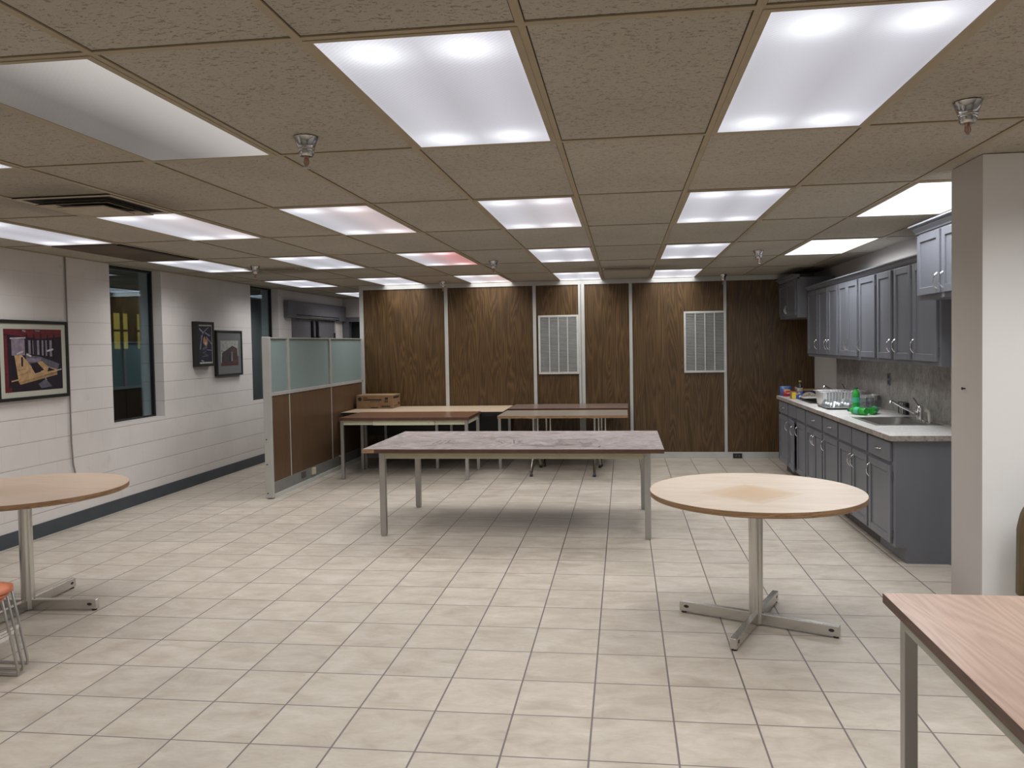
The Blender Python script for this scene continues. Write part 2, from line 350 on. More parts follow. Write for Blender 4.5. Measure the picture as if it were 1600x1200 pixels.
# ------------------------------------------------------------------ mesh builder
class G:
    def __init__(s): s.v = []; s.f = []; s.m = []
    def add(s, vs, fs, mi=0):
        b = len(s.v); s.v += [tuple(v) for v in vs]
        for f in fs: s.f.append([b+i for i in f]); s.m.append(mi)
    def box(s, x0, x1, y0, y1, z0, z1, mi=0, M=None):
        x0, x1 = sorted((x0, x1)); y0, y1 = sorted((y0, y1)); z0, z1 = sorted((z0, z1))
        vs = [Vector(p) for p in ((x0,y0,z0),(x1,y0,z0),(x1,y1,z0),(x0,y1,z0),(x0,y0,z1),(x1,y0,z1),(x1,y1,z1),(x0,y1,z1))]
        if M: vs = [M @ v for v in vs]
        s.add(vs, [(0,3,2,1),(4,5,6,7),(0,1,5,4),(1,2,6,5),(2,3,7,6),(3,0,4,7)], mi)
        return s
    def prism(s, poly, d, mi=0, cap=None):
        """poly: list of 3D points (closed outline), d: extrusion vector"""
        n = len(poly); P = [Vector(p) for p in poly]; d = Vector(d)
        s.add(P + [p+d for p in P], [], mi); b = len(s.v)-2*n
        s.f.append([b+i for i in reversed(range(n))]); s.m.append(mi if cap is None else cap)
        s.f.append([b+n+i for i in range(n)]); s.m.append(mi if cap is None else cap)
        for i in range(n):
            j = (i+1) % n; s.f.append([b+i, b+j, b+n+j, b+n+i]); s.m.append(mi)
        return s
    def lathe(s, prof, c=(0, 0, 0), seg=24, mi=0, axis='z', M=None):
        """prof: list of (r, h)"""
        vs = []; fs = []
        for r, h in prof:
            for k in range(seg):
                a = 2*PI*k/seg; p = Vector((r*math.cos(a), r*math.sin(a), h))
                if M: p = M @ p
                vs.append(p + Vector(c))
        n = len(prof)
        for i in range(n-1):
            for k in range(seg):
                l = (k+1) % seg; fs.append((i*seg+k, i*seg+l, (i+1)*seg+l, (i+1)*seg+k))
        if prof[0][0] > 1e-6: fs.append(tuple(reversed(range(seg))))
        if prof[-1][0] > 1e-6: fs.append(tuple((n-1)*seg+k for k in range(seg)))
        s.add(vs, fs, mi); return s
    def tube(s, path, r, seg=8, mi=0, flat=1.0):
        P = [Vector(p) for p in path]; vs = []; fs = []; prev = None
        for i, p in enumerate(P):
            t = (P[min(i+1, len(P)-1)] - P[max(i-1, 0)]).normalized()
            if prev is None:
                a = Vector((0, 0, 1)) if abs(t.z) < 0.9 else Vector((1, 0, 0))
                nrm = t.cross(a).normalized()
            else: nrm = (prev - t*prev.dot(t)).normalized()
            prev = nrm; bn = t.cross(nrm)
            rr = r[i] if isinstance(r, (list, tuple)) else r
            for k in range(seg):
                a = 2*PI*k/seg; vs.append(p + nrm*math.cos(a)*rr + bn*math.sin(a)*rr*flat)
        for i in range(len(P)-1):
            for k in range(seg):
                l = (k+1) % seg; fs.append((i*seg+k, i*seg+l, (i+1)*seg+l, (i+1)*seg+k))
        fs.append(tuple(reversed(range(seg)))); fs.append(tuple((len(P)-1)*seg+k for k in range(seg)))
        s.add(vs, fs, mi); return s
    def build(s, name, mats, parent=None, origin=None, smooth=False, bevel=0, root=None):
        if not isinstance(mats, (list, tuple)): mats = [mats]
        o3 = Vector((0, 0, 0))
        if origin is not None: o3 = Vector(origin)
        elif root is not None: o3 = Vector(root['_o'])
        elif parent is not None and '_o' in parent: o3 = Vector(parent['_o'])
        me = bpy.data.meshes.new(name); me.from_pydata([tuple(Vector(v)-o3) for v in s.v], [], s.f); me.update()
        for mt in mats: me.materials.append(mt)
        for p, mi in zip(me.polygons, s.m): p.material_index = mi; p.use_smooth = smooth
        o = bpy.data.objects.new(name, me); C.objects.link(o)
        if parent is not None:
            o.parent = parent; o['_o'] = parent['_o']
        elif origin is not None: o.location = o3; o['_o'] = tuple(o3)
        else: o['_o'] = (0, 0, 0)
        if smooth:
            md = o.modifiers.new('edge', 'EDGE_SPLIT'); md.split_angle = math.radians(40)
        if bevel:
            b = o.modifiers.new('bevel', 'BEVEL'); b.width = bevel; b.segments = 2; b.limit_method = 'ANGLE'
        return o
def thing(name, loc, label, cat, group=None):
    o = bpy.data.objects.new(name, None); C.objects.link(o); o.location = loc; o['_o'] = tuple(loc)
    o.empty_display_size = 0.1
    return tag(o, label, cat, group)
def tag(o, label, cat, group=None):
    o['label'] = label; o['category'] = cat
    if group: o['group'] = group
    return o
def struct(o, label=None, cat=None):
    o['kind'] = 'structure'
    if label: o['label'] = label
    if cat: o['category'] = cat
    return o
def sroot(name, loc=(0, 0, 0)):
    o = bpy.data.objects.new(name, None); C.objects.link(o); o.location = loc; o['_o'] = tuple(loc); o['kind'] = 'structure'
    return o
def dup(root, loc, rz=0, label=None, parent=None):
    r = root.copy(); C.objects.link(r)
    if parent is None:
        r.location = loc; r.rotation_euler = (0, 0, rz)
        if label: r['label'] = label
    else: r.parent = parent
    for ch in root.children: dup(ch, None, 0, None, r)
    return r
def rrect(cx, cy, w_, d_, r, z, n=5):
    pts = []
    for (sx, sy, a0) in ((1, 1, 0), (-1, 1, 90), (-1, -1, 180), (1, -1, 270)):
        for k in range(n+1):
            a = math.radians(a0 + 90*k/n)
            pts.append((cx + sx*(w_/2-r) + r*math.cos(a), cy + sy*(d_/2-r) + r*math.sin(a), z))
    return pts

# ================================================================== SETTING
struct(G().box(-5.3, 5.2, -4.6, 13.6, -0.08, 0).build('floor', FLOOR), 'square beige ceramic tile floor with dark grout', 'floor')
struct(G().box(-5.3, 5.2, -4.6, 13.6, H+0.004, H+0.09).build('ceiling', CEIL), 'suspended ceiling of long tan acoustic tiles', 'ceiling')
# exposed T-bar grid
def grid_hidden(): return 0
g = G()
for i in range(-8, 9):
    x = GRIDX + 0.6096*i
    if XL < x < 5.1: g.box(x-0.012, x+0.012, -4.6, 13.5, H-0.001, H+0.006)
for j in range(-7, 9):
    y = GRIDY + 1.2192*j
    if -4.6 < y < 13.4: g.box(-5.0, 5.1, y-0.012, y+0.012, H-0.0005, H+0.006)
g.box(XL, XL+0.022, -4.6, 13.33, H-0.002, H+0.006)
struct(g.build('trim_1', GRIDM), 'tan metal grid that carries the ceiling tiles', 'ceiling grid')

# left wall with window openings and door recess
WIN = [(7.01, 7.86), (9.885, 10.73)]; SILL = 0.85
DY0, DY1, DZ = 11.16, 12.99, 2.012
g = G(); T = 0.26
def wl(y0, y1, z0, z1): g.box(XL-T, XL, y0, y1, z0, z1)
wl(-4.6, WIN[0][0], 0, H+.05); wl(WIN[0][0], WIN[0][1], 0, SILL); wl(WIN[0][1], WIN[1][0], 0, H+.05)
wl(WIN[1][0], WIN[1][1], 0, SILL); wl(WIN[1][1], DY0, 0, H+.05); wl(DY0, DY1, DZ, H+.05); wl(DY1, 13.6, 0, H+.05)
struct(g.build('wall_left', BLOCK), 'off-white painted concrete block wall', 'wall')
struct(G().box(XL, XL+0.012, -4.6, DY0-.02, 0, 0.118).build('baseboard_left', DARKTRIM), 'slate rubber baseboard along the block wall', 'baseboard')
for k, (y0, y1) in enumerate(WIN):
    r = sroot('window_%d' % (k+1), (XL-0.11, (y0+y1)/2, SILL))
    r['label'] = ['tall narrow dark window between the framed pictures', 'tall narrow dark window behind the partition end'][k]; r['category'] = 'window'
    xg = XL-0.115
    f = G(); f.box(xg-.03, xg+.012, y0, y0+.018, SILL, H).box(xg-.03, xg+.012, y1-.022, y1, SILL, H).box(xg-.03, xg+.012, y0, y1, SILL, SILL+.02).box(xg-.03, xg+.012, y0, y1, H-.02, H)
    f.build('window_frame', BLACK, r)
    G().box(xg-.008, xg-.002, y0+.018, y1-.022, SILL+.02, H-.02).build('pane', WINGLASS, r)
    G().box(xg+.012, XL-.002, y0+.001, y1-.001, SILL-.004, SILL+.004).build('window_sill', CREAMWALL, r)

# far end of the corridor
struct(G().box(-5.2, -4.90, 13.33, 13.55, 0, H).box(-4.90, -4.0, 13.33, 13.55, 2.075, H).box(-4.0, -3.5, 13.33, 13.55, 0, H).build('wall_far', CREAMWALL), 'painted end wall of the corridor', 'wall')
r = sroot('door_3', (-4.45, 13.33, 0)); r['label'] = 'grey door frame with dark opening at the corridor end'; r['category'] = 'door'
G().box(-4.90, -4.80, 13.29, 13.42, 0, 2.075).box(-4.10, -4.0, 13.29, 13.42, 0, 2.075).box(-4.80, -4.10, 13.29, 13.42, 1.995, 2.075).build('door_frame', DOORGREY, r)
G().box(-4.80, -4.10, 13.45, 13.49, 0, 1.995).build('door_leaf', BLACK, r)  # black sheet put in for the darkness of the open doorway
struct(G().box(-3.60, -3.52, YB+0.09, 13.33, 0, H).build('wall_corridor', CREAMWALL), 'corridor side wall', 'wall')
# grey double doors in the block wall
for k, (a, b) in enumerate(((DY0, (DY0+DY1)/2), ((DY0+DY1)/2, DY1))):
    r = sroot('door_%d' % (k+1), (XL-.05, (a+b)/2, 0)); r['label'] = ['left leaf of the grey steel double door', 'right leaf of the grey steel double door'][k]; r['category'] = 'door'
    G().box(XL-.07, XL-.025, a+.004, b-.004, 0.01, DZ-.008).build('door_leaf', DOORGREY, r)
    yk = b-.10 if k == 0 else a+.10
    hb = G(); hb.box(XL-.025, XL+.012, yk-.022, yk+.022, 1.70, 1.98); hb.box(XL-.025, XL+.03, yk-.03, yk+.05, 1.68, 1.73)
    hb.build('latch', BLACK, r)
    ye = a+.03 if k == 0 else b-.03
    G().box(XL-.025, XL-.01, ye-.02, ye+.02, 1.60, 1.80).build('hinge', BLACK, r)
g = G(); g.box(XL+.003, XL+.075, 10.90, 13.28, 2.055, 2.258); g.box(XL+.003, XL+.075, 10.90, 11.18, 2.0, 2.055); g.box(XL+.003, XL+.075, 12.97, 13.28, 2.0, 2.055); g.box(XL+.003, XL+.06, 11.18, 12.97, 2.022, 2.045)
tag(g.build('door_header', DOORGREY, origin=(XL+.03, 12.09, 2.1), bevel=.003), 'long grey boxed header mounted above the double doors', 'door header')

# back wall of wood panelling
struct(G().box(-3.64, XR+.1, YB, YB+0.09, 0, H+.05).build('wall_back', PANEL), 'dark walnut grained panel wall', 'wall')
g = G(); g.box(-3.60, XR, YB-.012, YB, 2.345, H)
struct(g.build('trim_2', TRIMM), 'pale rail along the top of the panelling', 'trim')
g = G(); g.box(-3.60, 2.0, YB-.014, YB, 0, 0.082); struct(g.build('baseboard_back', TRIMM), 'pale scuffed baseboard under the panelling', 'baseboard')
strips = [(-3.655, -3.600), (-2.445, -2.398), (-1.220, -1.176), (-0.603, -0.575), (-0.562, -0.520), (0.075, 0.116), (1.309, 1.345)]
for k, (a, b) in enumerate(strips):
    g = G(); g.box(a, b, YB-.016, YB, 0.082 if k else 0, 2.345 if k else H)
    if k == 3: g.box(b, b+.013, YB-.004, YB, 0.082, H-.04, 1)
    struct(g.build('trim_%d' % (k+3), [TRIMM, ALU]), 'pale vertical strip covering a panel joint', 'trim')
r = thing('outlet', (1.47, YB-.014, .03), 'small black outlet box set in the pale baseboard', 'outlet')
G().box(1.413, 1.528, YB-.032, YB-.014, 0.002, 0.066).build('cover_plate', BLACK, r, bevel=.002)
G().box(1.44, 1.46, YB-.034, YB-.032, 0.02, 0.05).box(1.48, 1.50, YB-.034, YB-.032, 0.02, 0.05).build('socket', DARKGREY, r)

# right wall, stub wall, and the rest of the room behind the camera
struct(G().box(XR, XR+.1, 4.23, YB+.09, 0, H+.05).build('wall_right', CREAMWALL), 'taupe kitchen wall', 'wall')
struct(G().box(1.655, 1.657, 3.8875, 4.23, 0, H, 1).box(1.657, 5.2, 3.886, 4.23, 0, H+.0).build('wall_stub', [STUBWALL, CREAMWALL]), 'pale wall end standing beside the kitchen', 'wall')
struct(G().box(5.1, 5.2, -4.6, 3.886, 0, H+.05).build('wall_side', STUBWALL), 'pale side wall', 'wall')
struct(G().box(-5.2, 5.2, -4.7, -4.6, 0, H+.05).build('wall_rear', STUBWALL), 'pale rear wall', 'wall')
tag(G().lathe([(0, 0), (.004, 0), (.004, .012), (.007, .012), (.007, .016), (0, .016)], M=Matrix.Rotation(-PI/2, 3, 'Y'), c=(1.655, 4.068, 1.312), seg=8).build('nail', BLACK, origin=(1.655, 4.068, 1.312)), 'small dark nail stuck in the side of the pale wall end', 'nail')

# night outside: the house across the way with lit windows
r = thing('neighbouring_building', (-9.0, 13.4, 0), 'dark building outside with dim yellow windows', 'building')
NIGHT = plain('dark_brick_at_night', (0.03, 0.035, 0.045), 0.8)
G().box(-9.4, -9.0, 8, 22, 0, 6).build('wall', NIGHT, r)
YEL = mk_emit('dim_yellow_window', (0.85, 0.62, 0.12), 0.32)
for (a, b) in ((12.90, 13.06), (13.17, 13.28), (13.58, 13.79)):
    f = G().box(-9.0, -8.985, a-.02, b+.02, 1.57, 2.25).build('window', BLACK, r)
    G().box(-8.985, -8.98, a, b, 1.59, 1.90).box(-8.985, -8.98, a, b, 1.94, 2.23).build('pane', YEL, f)
struct(G().box(-30, -5.2, -5, 30, -.2, -.1).build('ground', NIGHT), 'dark ground outside', 'ground')

# ================================================================== CEILING FITTINGS
DIFF = mk_diffuser()
cl = None
tints = {(-3, 3): (1.0, 0.42, 0.42), (-3, 1): (0.95, 0.78, 0.80), (-3, 5): (0.95, 0.72, 0.72), (-1, 1): (0.93, 0.86, 0.92), (-5, 1): (0.97, 0.88, 0.92)}
def lamp_thing():
    r = thing('ceiling_light', (0, 0, H), '', 'ceiling light', 'troffer lights in the ceiling grid')
    f = G()
    for a in ((-.296, -.273, -.60, .60), (.273, .296, -.60, .60), (-.273, .273, -.60, -.582), (-.273, .273, .582, .60)):
        f.box(a[0], a[1], a[2], a[3], H-.003, H+.004)
    f.build('frame', GRIDM, r)
    d = G().box(-.274, .274, -.583, .583, H-.0015, H+.0025).build('diffuser', DIFF, r)
    L = bpy.data.lights.new('troffer_lamp', 'AREA'); L.shape = 'RECTANGLE'; L.size = .56; L.size_y = 1.17
    L.energy = LAMP_W; L.spread = math.radians(LAMP_SPREAD); L.color = (1.0, 0.985, 0.965)
    lo = bpy.data.objects.new('lamp', L); C.objects.link(lo); lo.parent = r; lo.location = (0, 0, -.004)
    return r
proto = lamp_thing()
cells = [(i, 1) for i in (-7, -5, -3, -1, 1, 3)] + [(i, 3) for i in (-7, -5, -3, -1, 1, 3)] + [(i, 5) for i in (-7, -5, -3, -1, 1)] + [(-7, 7), (-5, -1), (-3, -1), (-1, -1), (1, -1), (3, -1), (5, -1)] \
      + [(i, -3) for i in (-7, -5, -3, -1, 1, 3, 5)] + [(i, -5) for i in (-5, -1, 3)]  # unseen rows behind the viewpoint, added for illumination
rowname = {-5: 'far behind the viewpoint', -3: 'behind the viewpoint', -1: 'added out of view in the nearest row', 1: 'in the second row', 3: 'in the third row', 5: 'touching the panelled wall', 7: 'over the corridor'}
colname = {-7: 'beside the block wall', -5: 'second from the block wall', -3: 'third from the block wall', -1: 'left of the centre tile line', 1: 'right of the centre tile line', 3: 'beside the kitchen cabinets', 5: 'far right'}
special = {(-3, -1): 'ceiling light that barely glows, its lens grey and dim', (-1, -1): 'big lit ceiling light nearest the viewer, left of the centre tile line',
           (1, -1): 'big lit ceiling light nearest the viewer, right of the centre tile line', (-5, -1): 'lit ceiling light of the nearest row cut by the left edge',
           (-7, 7): 'small lit ceiling light over the corridor behind the partition', (-3, 3): 'pink tinted ceiling light in the third row from the front',
           (-3, 1): 'lit ceiling light with a faint pink right side in the second row'}
first = True
for (i, j) in cells:
    loc = (GRIDX + 0.6096*(i+.5), GRIDY + 1.2192*(j+.5), H)
    lab = special.get((i, j), 'lit ceiling light %s, %s' % (rowname[j], colname[i]))
    if first: o = proto; o.location = loc; o['label'] = lab; first = False
    else: o = dup(proto, loc, 0, lab)
    t = tints.get((i, j), (0.86, 0.85, 0.95))
    for ch in o.children:
        if ch.name.startswith('diffuser'):
            ch.color = (*t, 1.0 if (i, j) != (-3, -1) else 0.34)
            if j >= 5: ch.color[3] = 1.15
            if (i, j) in ((3, 1), (3, 3)): ch.color = (1, 1, 1, 2.2)
        if ch.name.startswith('lamp') and (i, j) == (-3, -1):
            L = ch.data.copy(); L.energy = LAMP_W*0.12; ch.data = L
        if ch.name.startswith('lamp') and (i, j) in ((3, -1), (5, -1)):
            L = ch.data.copy(); L.energy = LAMP_W*1.4; ch.data = L  # out-of-view lights, added and boosted to brighten the pale wall end
        if ch.name.startswith('lamp') and (i, j) in ((3, 1), (3, 3)):
            L = ch.data.copy(); L.energy = LAMP_W*2.1; L.spread = math.radians(168); L.color = (.93, .96, 1.0); ch.data = L

# sprinklers: chrome cup, stem, deflector
r = thing('fire_sprinkler', (0, 0, H), '', 'sprinkler', 'chrome fire sprinklers')
G().lathe([(.049, 0), (.047, -.004), (.034, -.042), (.0345, -.045), (.031, -.047), (.031, -.066), (.024, -.075), (0, -.076)], c=(0, 0, H), seg=24).build('cup', mk_metal('dark_chrome', (0.55, 0.54, 0.53), 0.1), r, smooth=True)
g = G(); g.lathe([(.010, -.075), (.010, -.084), (.006, -.086), (.005, -.118), (0, -.118)], c=(0, 0, H), seg=12)
g.tube([(-.008, 0, H-.082), (-.010, 0, H-.1), (0, 0, H-.118)], .002, 6); g.tube([(.008, 0, H-.082), (.010, 0, H-.1), (0, 0, H-.118)], .002, 6)
g.build('stem', mk_metal('brassy_stem', (0.42, 0.27, 0.2), .3), r, smooth=True)
G().lathe([(.017, -.118), (.017, -.121), (0, -.122)], c=(0, 0, H), seg=16).build('deflector', SATIN, r)
spr = [((-1.248, 3.02), 'large chrome fire sprinkler nearest the viewer, left, beside the dim light'), ((1.234, 3.014), 'large chrome fire sprinkler nearest the viewer, above the pale wall end'),
       ((1.278, 7.679), 'chrome fire sprinkler between the kitchen lights and the centre lights'), ((-1.30, 7.866), 'chrome fire sprinkler right of the pink tinted light'),
       ((-3.758, 7.68), 'chrome fire sprinkler near the block wall windows'), ((-2.377, 10.231), 'chrome fire sprinkler by the left panel joint at the panelled wall'),
       ((1.279, 10.341), 'chrome fire sprinkler by the right panel joint at the panelled wall')]
for k, ((x, y), lab) in enumerate(spr):
    if k == 0: r.location = (x, y, H); r['label'] = lab; sp0 = r
    else: dup(sp0, (x, y, H), 0, lab)

# air vents
VENTM = plain('sooty_cream_vent', (0.36, 0.31, 0.23), .5, var=.15)
VOID = plain('sooty_void', (0.008, 0.006, 0.005), .9)
vx, vy = GRIDX-5*0.6096+.3048, GRIDY+1.2192-.305
r = thing('ceiling_vent', (vx, vy, H), 'square four-way ceiling vent with black soot slots, near the left edge', 'vent')
def ringpts(h): return h
g = G(); g.box(vx-.285, vx+.285, vy-.285, vy+.285, H-.0015, H+.003); g.build('backing', VOID, r)
def sq_ring(g, a, za, b, zb):
    vs = [(vx+sx*a, vy+sy*a, za) for sx, sy in ((-1,-1),(1,-1),(1,1),(-1,1))] + [(vx+sx*b, vy+sy*b, zb) for sx, sy in ((-1,-1),(1,-1),(1,1),(-1,1))]
    g.add(vs + [(x, y, z+.003) for x, y, z in vs], [(i, (i+1)%4, 4+(i+1)%4, 4+i) for i in range(4)] + [(12+i, 12+(i+1)%4, 8+(i+1)%4, 8+i) for i in range(4)] + [(i, 8+i, 8+(i+1)%4, (i+1)%4) for i in range(4)] + [(4+i, 4+(i+1)%4, 12+(i+1)%4, 12+i) for i in range(4)])
g = G(); sq_ring(g, .292, H-.006, .262, H-.006); g.build('frame', VENTM, r)
g = G(); sq_ring(g, .215, H-.030, .175, H-.010); g.build('louvre', VENTM, r)
g = G(); g.box(vx-.14, vx+.14, vy-.14, vy+.14, H-.033, H-.027); g.build('centre_plate', VENTM, r)
r = thing('ceiling_vent', (-4.21, 6.33, H), 'long sooty brown return panel at the ceiling beside the block wall', 'vent')
SOOTY = plain('soot_brown_panel', (0.085, 0.06, 0.038), .8, var=.35, scale=2.5)
x0, x1, y0, y1 = GRIDX-7*.6096+.02, GRIDX-6*.6096-.02, GRIDY+2*1.2192+.02, GRIDY+3*1.2192-.02
G().box(x0, x1-.05, y0, y1, H-.006, H+.003).build('panel', SOOTY, r)
G().box(x1-.045, x1, y0+.05, y1, H-.008, H+.003).build('slot', VOID, r)
for (cx, cy, hw, lab) in ((0.05, 9.05, .26, 'narrow slot vent between the centre lights close to the panelled wall'), (-3.72, 8.02, .26, 'narrow slot vent behind the sprinkler near the block wall windows')):
    r = thing('ceiling_vent', (cx, cy, H), lab, 'vent')
    G().box(cx-hw-.02, cx+hw+.02, cy-.10, cy+.10, H-.004, H+.003).build('frame', VENTM, r)
    G().box(cx-hw, cx+hw, cy-.07, cy-.03, H-.006, H-.003).box(cx-hw, cx+hw, cy+.03, cy+.07, H-.006, H-.003).build('slot', VOID, r)

# ================================================================== LEFT WALL ITEMS
tag(G().tube([(XL+.012, 6.397, H), (XL+.012, 6.397, 1.2), (XL+.013, 6.395, .75), (XL+.012, 6.41, .55), (XL+.014, 6.44, .44), (XL+.012, 6.45, .38)], .0065, 8).build('wall_cable', plain('grey_cable', (0.2, 0.19, 0.175), .5), origin=(XL+.012, 6.397, 1.2), smooth=True), 'thin grey cable running down the block wall beside the large picture', 'cable')
FRAMEBLK = plain('black_picture_frame', (0.012, 0.013, 0.012), .35)
def picture(y0, y1, z0, z1, depth, fwid, matw, matcol, bg, shapes, label, mlabel=None):
    r = thing('framed_picture', (XL, (y0+y1)/2, (z0+z1)/2), label, 'picture')
    g = G(); g.box(XL+.003, XL+depth, y0, y0+fwid, z0, z1).box(XL+.003, XL+depth, y1-fwid, y1, z0, z1).box(XL+.003, XL+depth, y0+fwid, y1-fwid, z0, z0+fwid).box(XL+.003, XL+depth, y0+fwid, y1-fwid, z1-fwid, z1)
    g.build('frame', FRAMEBLK, r, bevel=.003)
    xm = XL+depth-.010
    G().box(XL+.003, xm, y0+fwid, y1-fwid, z0+fwid, z1-fwid).build('mat', plain('picture_mat', matcol, .7, var=.02), r)
    a0, a1 = y0+fwid+matw[0], y1-fwid-matw[0]; b0, b1 = z0+fwid+matw[1], z1-fwid-matw[1]
    cols = [bg]; 
    for c, _ in shapes:
        if c not in cols: cols.append(c)
    g = G(); g.box(xm, xm+.001, a0, a1, b0, b1, 0)
    for k, (c, pts) in enumerate(shapes):
        P = [(xm+.001+.00008*k, a0+(a1-a0)*min(max(u, 0), 1), b0+(b1-b0)*min(max(v, 0), 1)) for u, v in pts]
        g.prism(P, (.0003, 0, 0), cols.index(c))
    g.build('print', [plain('print_ink', c, .35, var=.25, scale=25) for c in cols], r)
    return r
def L_(x0, y0, x1, y1, t):  # a streak
    dx, dy = x1-x0, y1-y0; n = math.hypot(dx, dy); px, py = -dy/n*t/2, dx/n*t/2
    return [(x0+px, y0+py), (x0-px, y0-py), (x1-px, y1-py), (x1+px, y1+py)]
tan = (0.42, 0.27, 0.14); tan2 = (0.30, 0.185, 0.095); lav = (0.20, 0.175, 0.22); dk = (0.014, 0.009, 0.016); red = (0.11, 0.014, 0.02); gr = (0.10, 0.10, 0.125); wh = (0.42, 0.40, 0.42)
sh = [(red, [(0, 1), (1, 1), (1, .88), (.6, .84), (0, .92)]), (red, [(0, .0), (.06, 0), (.05, .9), (0, .9)]), (lav, [(.12, .58), (.34, .58), (.34, .84), (.12, .84)]),
      (wh, L_(.10, .85, .36, .86, .02))]
for k in range(6): sh.append((lav, [(.40+k*.075, .60-.01*k), (.44+k*.075, .60-.01*k), (.44+k*.075, .82), (.40+k*.075, .82)]))
for k in range(5): sh.append((dk, L_(.38+k*.12, .45, .38+k*.12, .92, .025)))
sh += [(gr, [(.35, .40), (.9, .30), (.95, .42), (.6, .55), (.35, .58)]), (lav, [(.34, .46), (.60, .47), (.62, .52), (.36, .53)]), (wh, L_(.72, .64, .84, .67, .03)),
       (tan, [(.16, .58), (.28, .59), (.42, .42), (.50, .28), (.60, .30), (.55, .46), (.62, .48), (.74, .38), (.90, .33), (.90, .29), (.22, .15)]),
       (dk, [(.42, .44), (.54, .46), (.66, .33), (.52, .29)]), (dk, [(.27, .40), (.30, .40), (.30, .55), (.27, .55)]), (tan2, [(.22, .15), (.90, .28), (.90, .24), (.24, .11)]),
       (dk, [(.74, .37), (.86, .32), (.72, .30)]), (tan, L_(.10, .17, .26, .20, .022)), (wh, L_(.88, .31, .98, .33, .018)), (gr, [(.55, .10), (.68, .18), (.80, .05), (.60, .03)]),
       (lav, L_(.64, .24, .70, .16, .02)), (red, [(.03, .0), (.10, 0), (.10, .07), (.03, .06)]), (tan2, L_(.22, .34, .34, .36, .015)), (tan2, L_(.20, .25, .38, .3, .015)),
       (wh, L_(.20, .60, .30, .64, .03)), (wh, L_(.36, .60, .44, .56, .03)), (lav, L_(.3, .98, .36, .96, .03)), (lav, L_(.52, .98, .6, .97, .02))]
picture(5.575, 6.375, 1.172, 1.83, .035, .028, (.05, .045), (0.42, 0.42, 0.36), dk, sh, 'large black framed photo of a sawmill carriage with a white mat')
nv = (0.012, 0.013, 0.03); ic = (0.26, 0.26, 0.34); og = (0.38, 0.20, 0.11)
sh = [(ic, L_(0, .93, .35, .80, .05)), (ic, L_(.3, .82, .75, .97, .03)), (ic, L_(.45, .82, .8, .74, .04)), (ic, L_(.2, .75, .05, .35, .06)), (ic, L_(.55, .70, .98, .50, .04)), (ic, L_(.9, .74, .7, .74, .03)),
      (gr, L_(.28, .8, .12, .5, .05)), (og, [(.32, .66), (.42, .72), (.5, .62), (.62, .68), (.68, .52), (.56, .44), (.40, .46), (.28, .54)]), (wh, [(.42, .56), (.56, .55), (.56, .48), (.44, .48)]),
      (ic, L_(.55, .34, .98, .32, .02)), (gr, L_(.25, .36, .6, .42, .07)), (gr, L_(.25, .25, .5, .30, .03)), (gr, L_(.2, .15, .7, .18, .03)), (ic, L_(.1, .05, .3, .02, .03)), (gr, L_(.35, .22, .6, .2, .02))]
picture(8.43, 8.80, 1.362, 1.884, .075, .034, (.015, .018), (0.42, 0.42, 0.38), nv, sh, 'narrow black framed picture of a glowing furnace on the block wall')
bd = (0.045, 0.033, 0.036); bd2 = (0.07, 0.045, 0.042); rd = (0.08, 0.025, 0.022)
sh = [(bd, [(.02, .0), (.08, .50), (.66, .79), (.95, .67), (.98, .0)]), (bd2, [(.66, .77), (.94, .66), (.96, .1), (.66, .08)]), (wh, L_(.62, .18, .63, .55, .03)), (rd, [(0, 0), (1, 0), (1, .12), (.5, .07), (0, .12)]),
      (dk, L_(.78, .2, .78, .5, .03)), (dk, L_(.86, .2, .86, .48, .03)), (dk, L_(.50, .15, .50, .5, .05)), (bd, L_(0, .60, .2, .56, .02)), (rd, [(.9, .1), (1, .1), (1, .38), (.93, .36)]), (dk, [(.66, .79), (.95, .67), (.95, .65), (.66, .76), (.08, .49), (.08, .51)])]
picture(8.905, 9.545, 1.228, 1.79, .045, .026, (.075, .10), (0.13, 0.135, 0.14), (0.30, 0.31, 0.28), sh, 'black framed photo of a dark building with a grey mat')

# ================================================================== PARTITION
PX = -3.655; T2 = .025
r = thing('office_partition', (PX, 9.1, 0), 'low office partition with frosted glass over brown wood panels', 'partition')
PT = 1.675
G().box(PX-.045, PX+.035, 7.66, 7.70, 0.012, PT+.005).build('end_post', ALU, r, bevel=.003)
for z in (.12, .36, .62): pass
g = G()
for z in (.06, .36, .62): g.lathe([(0, 0), (.008, 0), (.008, .004), (0, .004)], M=Matrix.Rotation(PI/2, 3, 'X'), c=(PX-.02, 7.66, z), seg=10)
g.build('screw', DARKGREY, r)
bays = [(7.70, 8.15), (8.165, 9.385), (9.40, 10.57)]
for k, (a, b) in enumerate(bays):
    G().box(PX-T2+.008, PX+T2-.008, a, b, .165, 1.065).build('wood_panel', PARTWOOD, r)
    G().box(PX-.006, PX+.006, a, b, 1.10, PT-.012).build('glass_pane', FROST, r)
    if k < 2:
        G().box(PX-T2, PX+T2, b-.022, b+.022, 1.10, PT-.012).build('post', ALU, r)
        G().box(PX+T2-.009, PX+T2-.004, b-.001, b+.017, .165, 1.065).build('joint_strip', ALU, r)
G().box(PX-T2, PX+T2, 10.545, 10.57, .165, PT-.012).build('post', ALU, r)
G().box(PX-T2, PX+T2, 7.70, 10.57, 1.065, 1.10).build('middle_rail', ALU, r, bevel=.002)
G().box(PX-T2, PX+T2, 7.70, 10.57, PT-.012, PT).build('top_rail', ALU, r)
G().box(PX-T2, PX+T2, 7.70, 10.57, .045, .165).build('base_rail', plain('grey_base_rail', (0.16, 0.16, 0.15), .5), r)
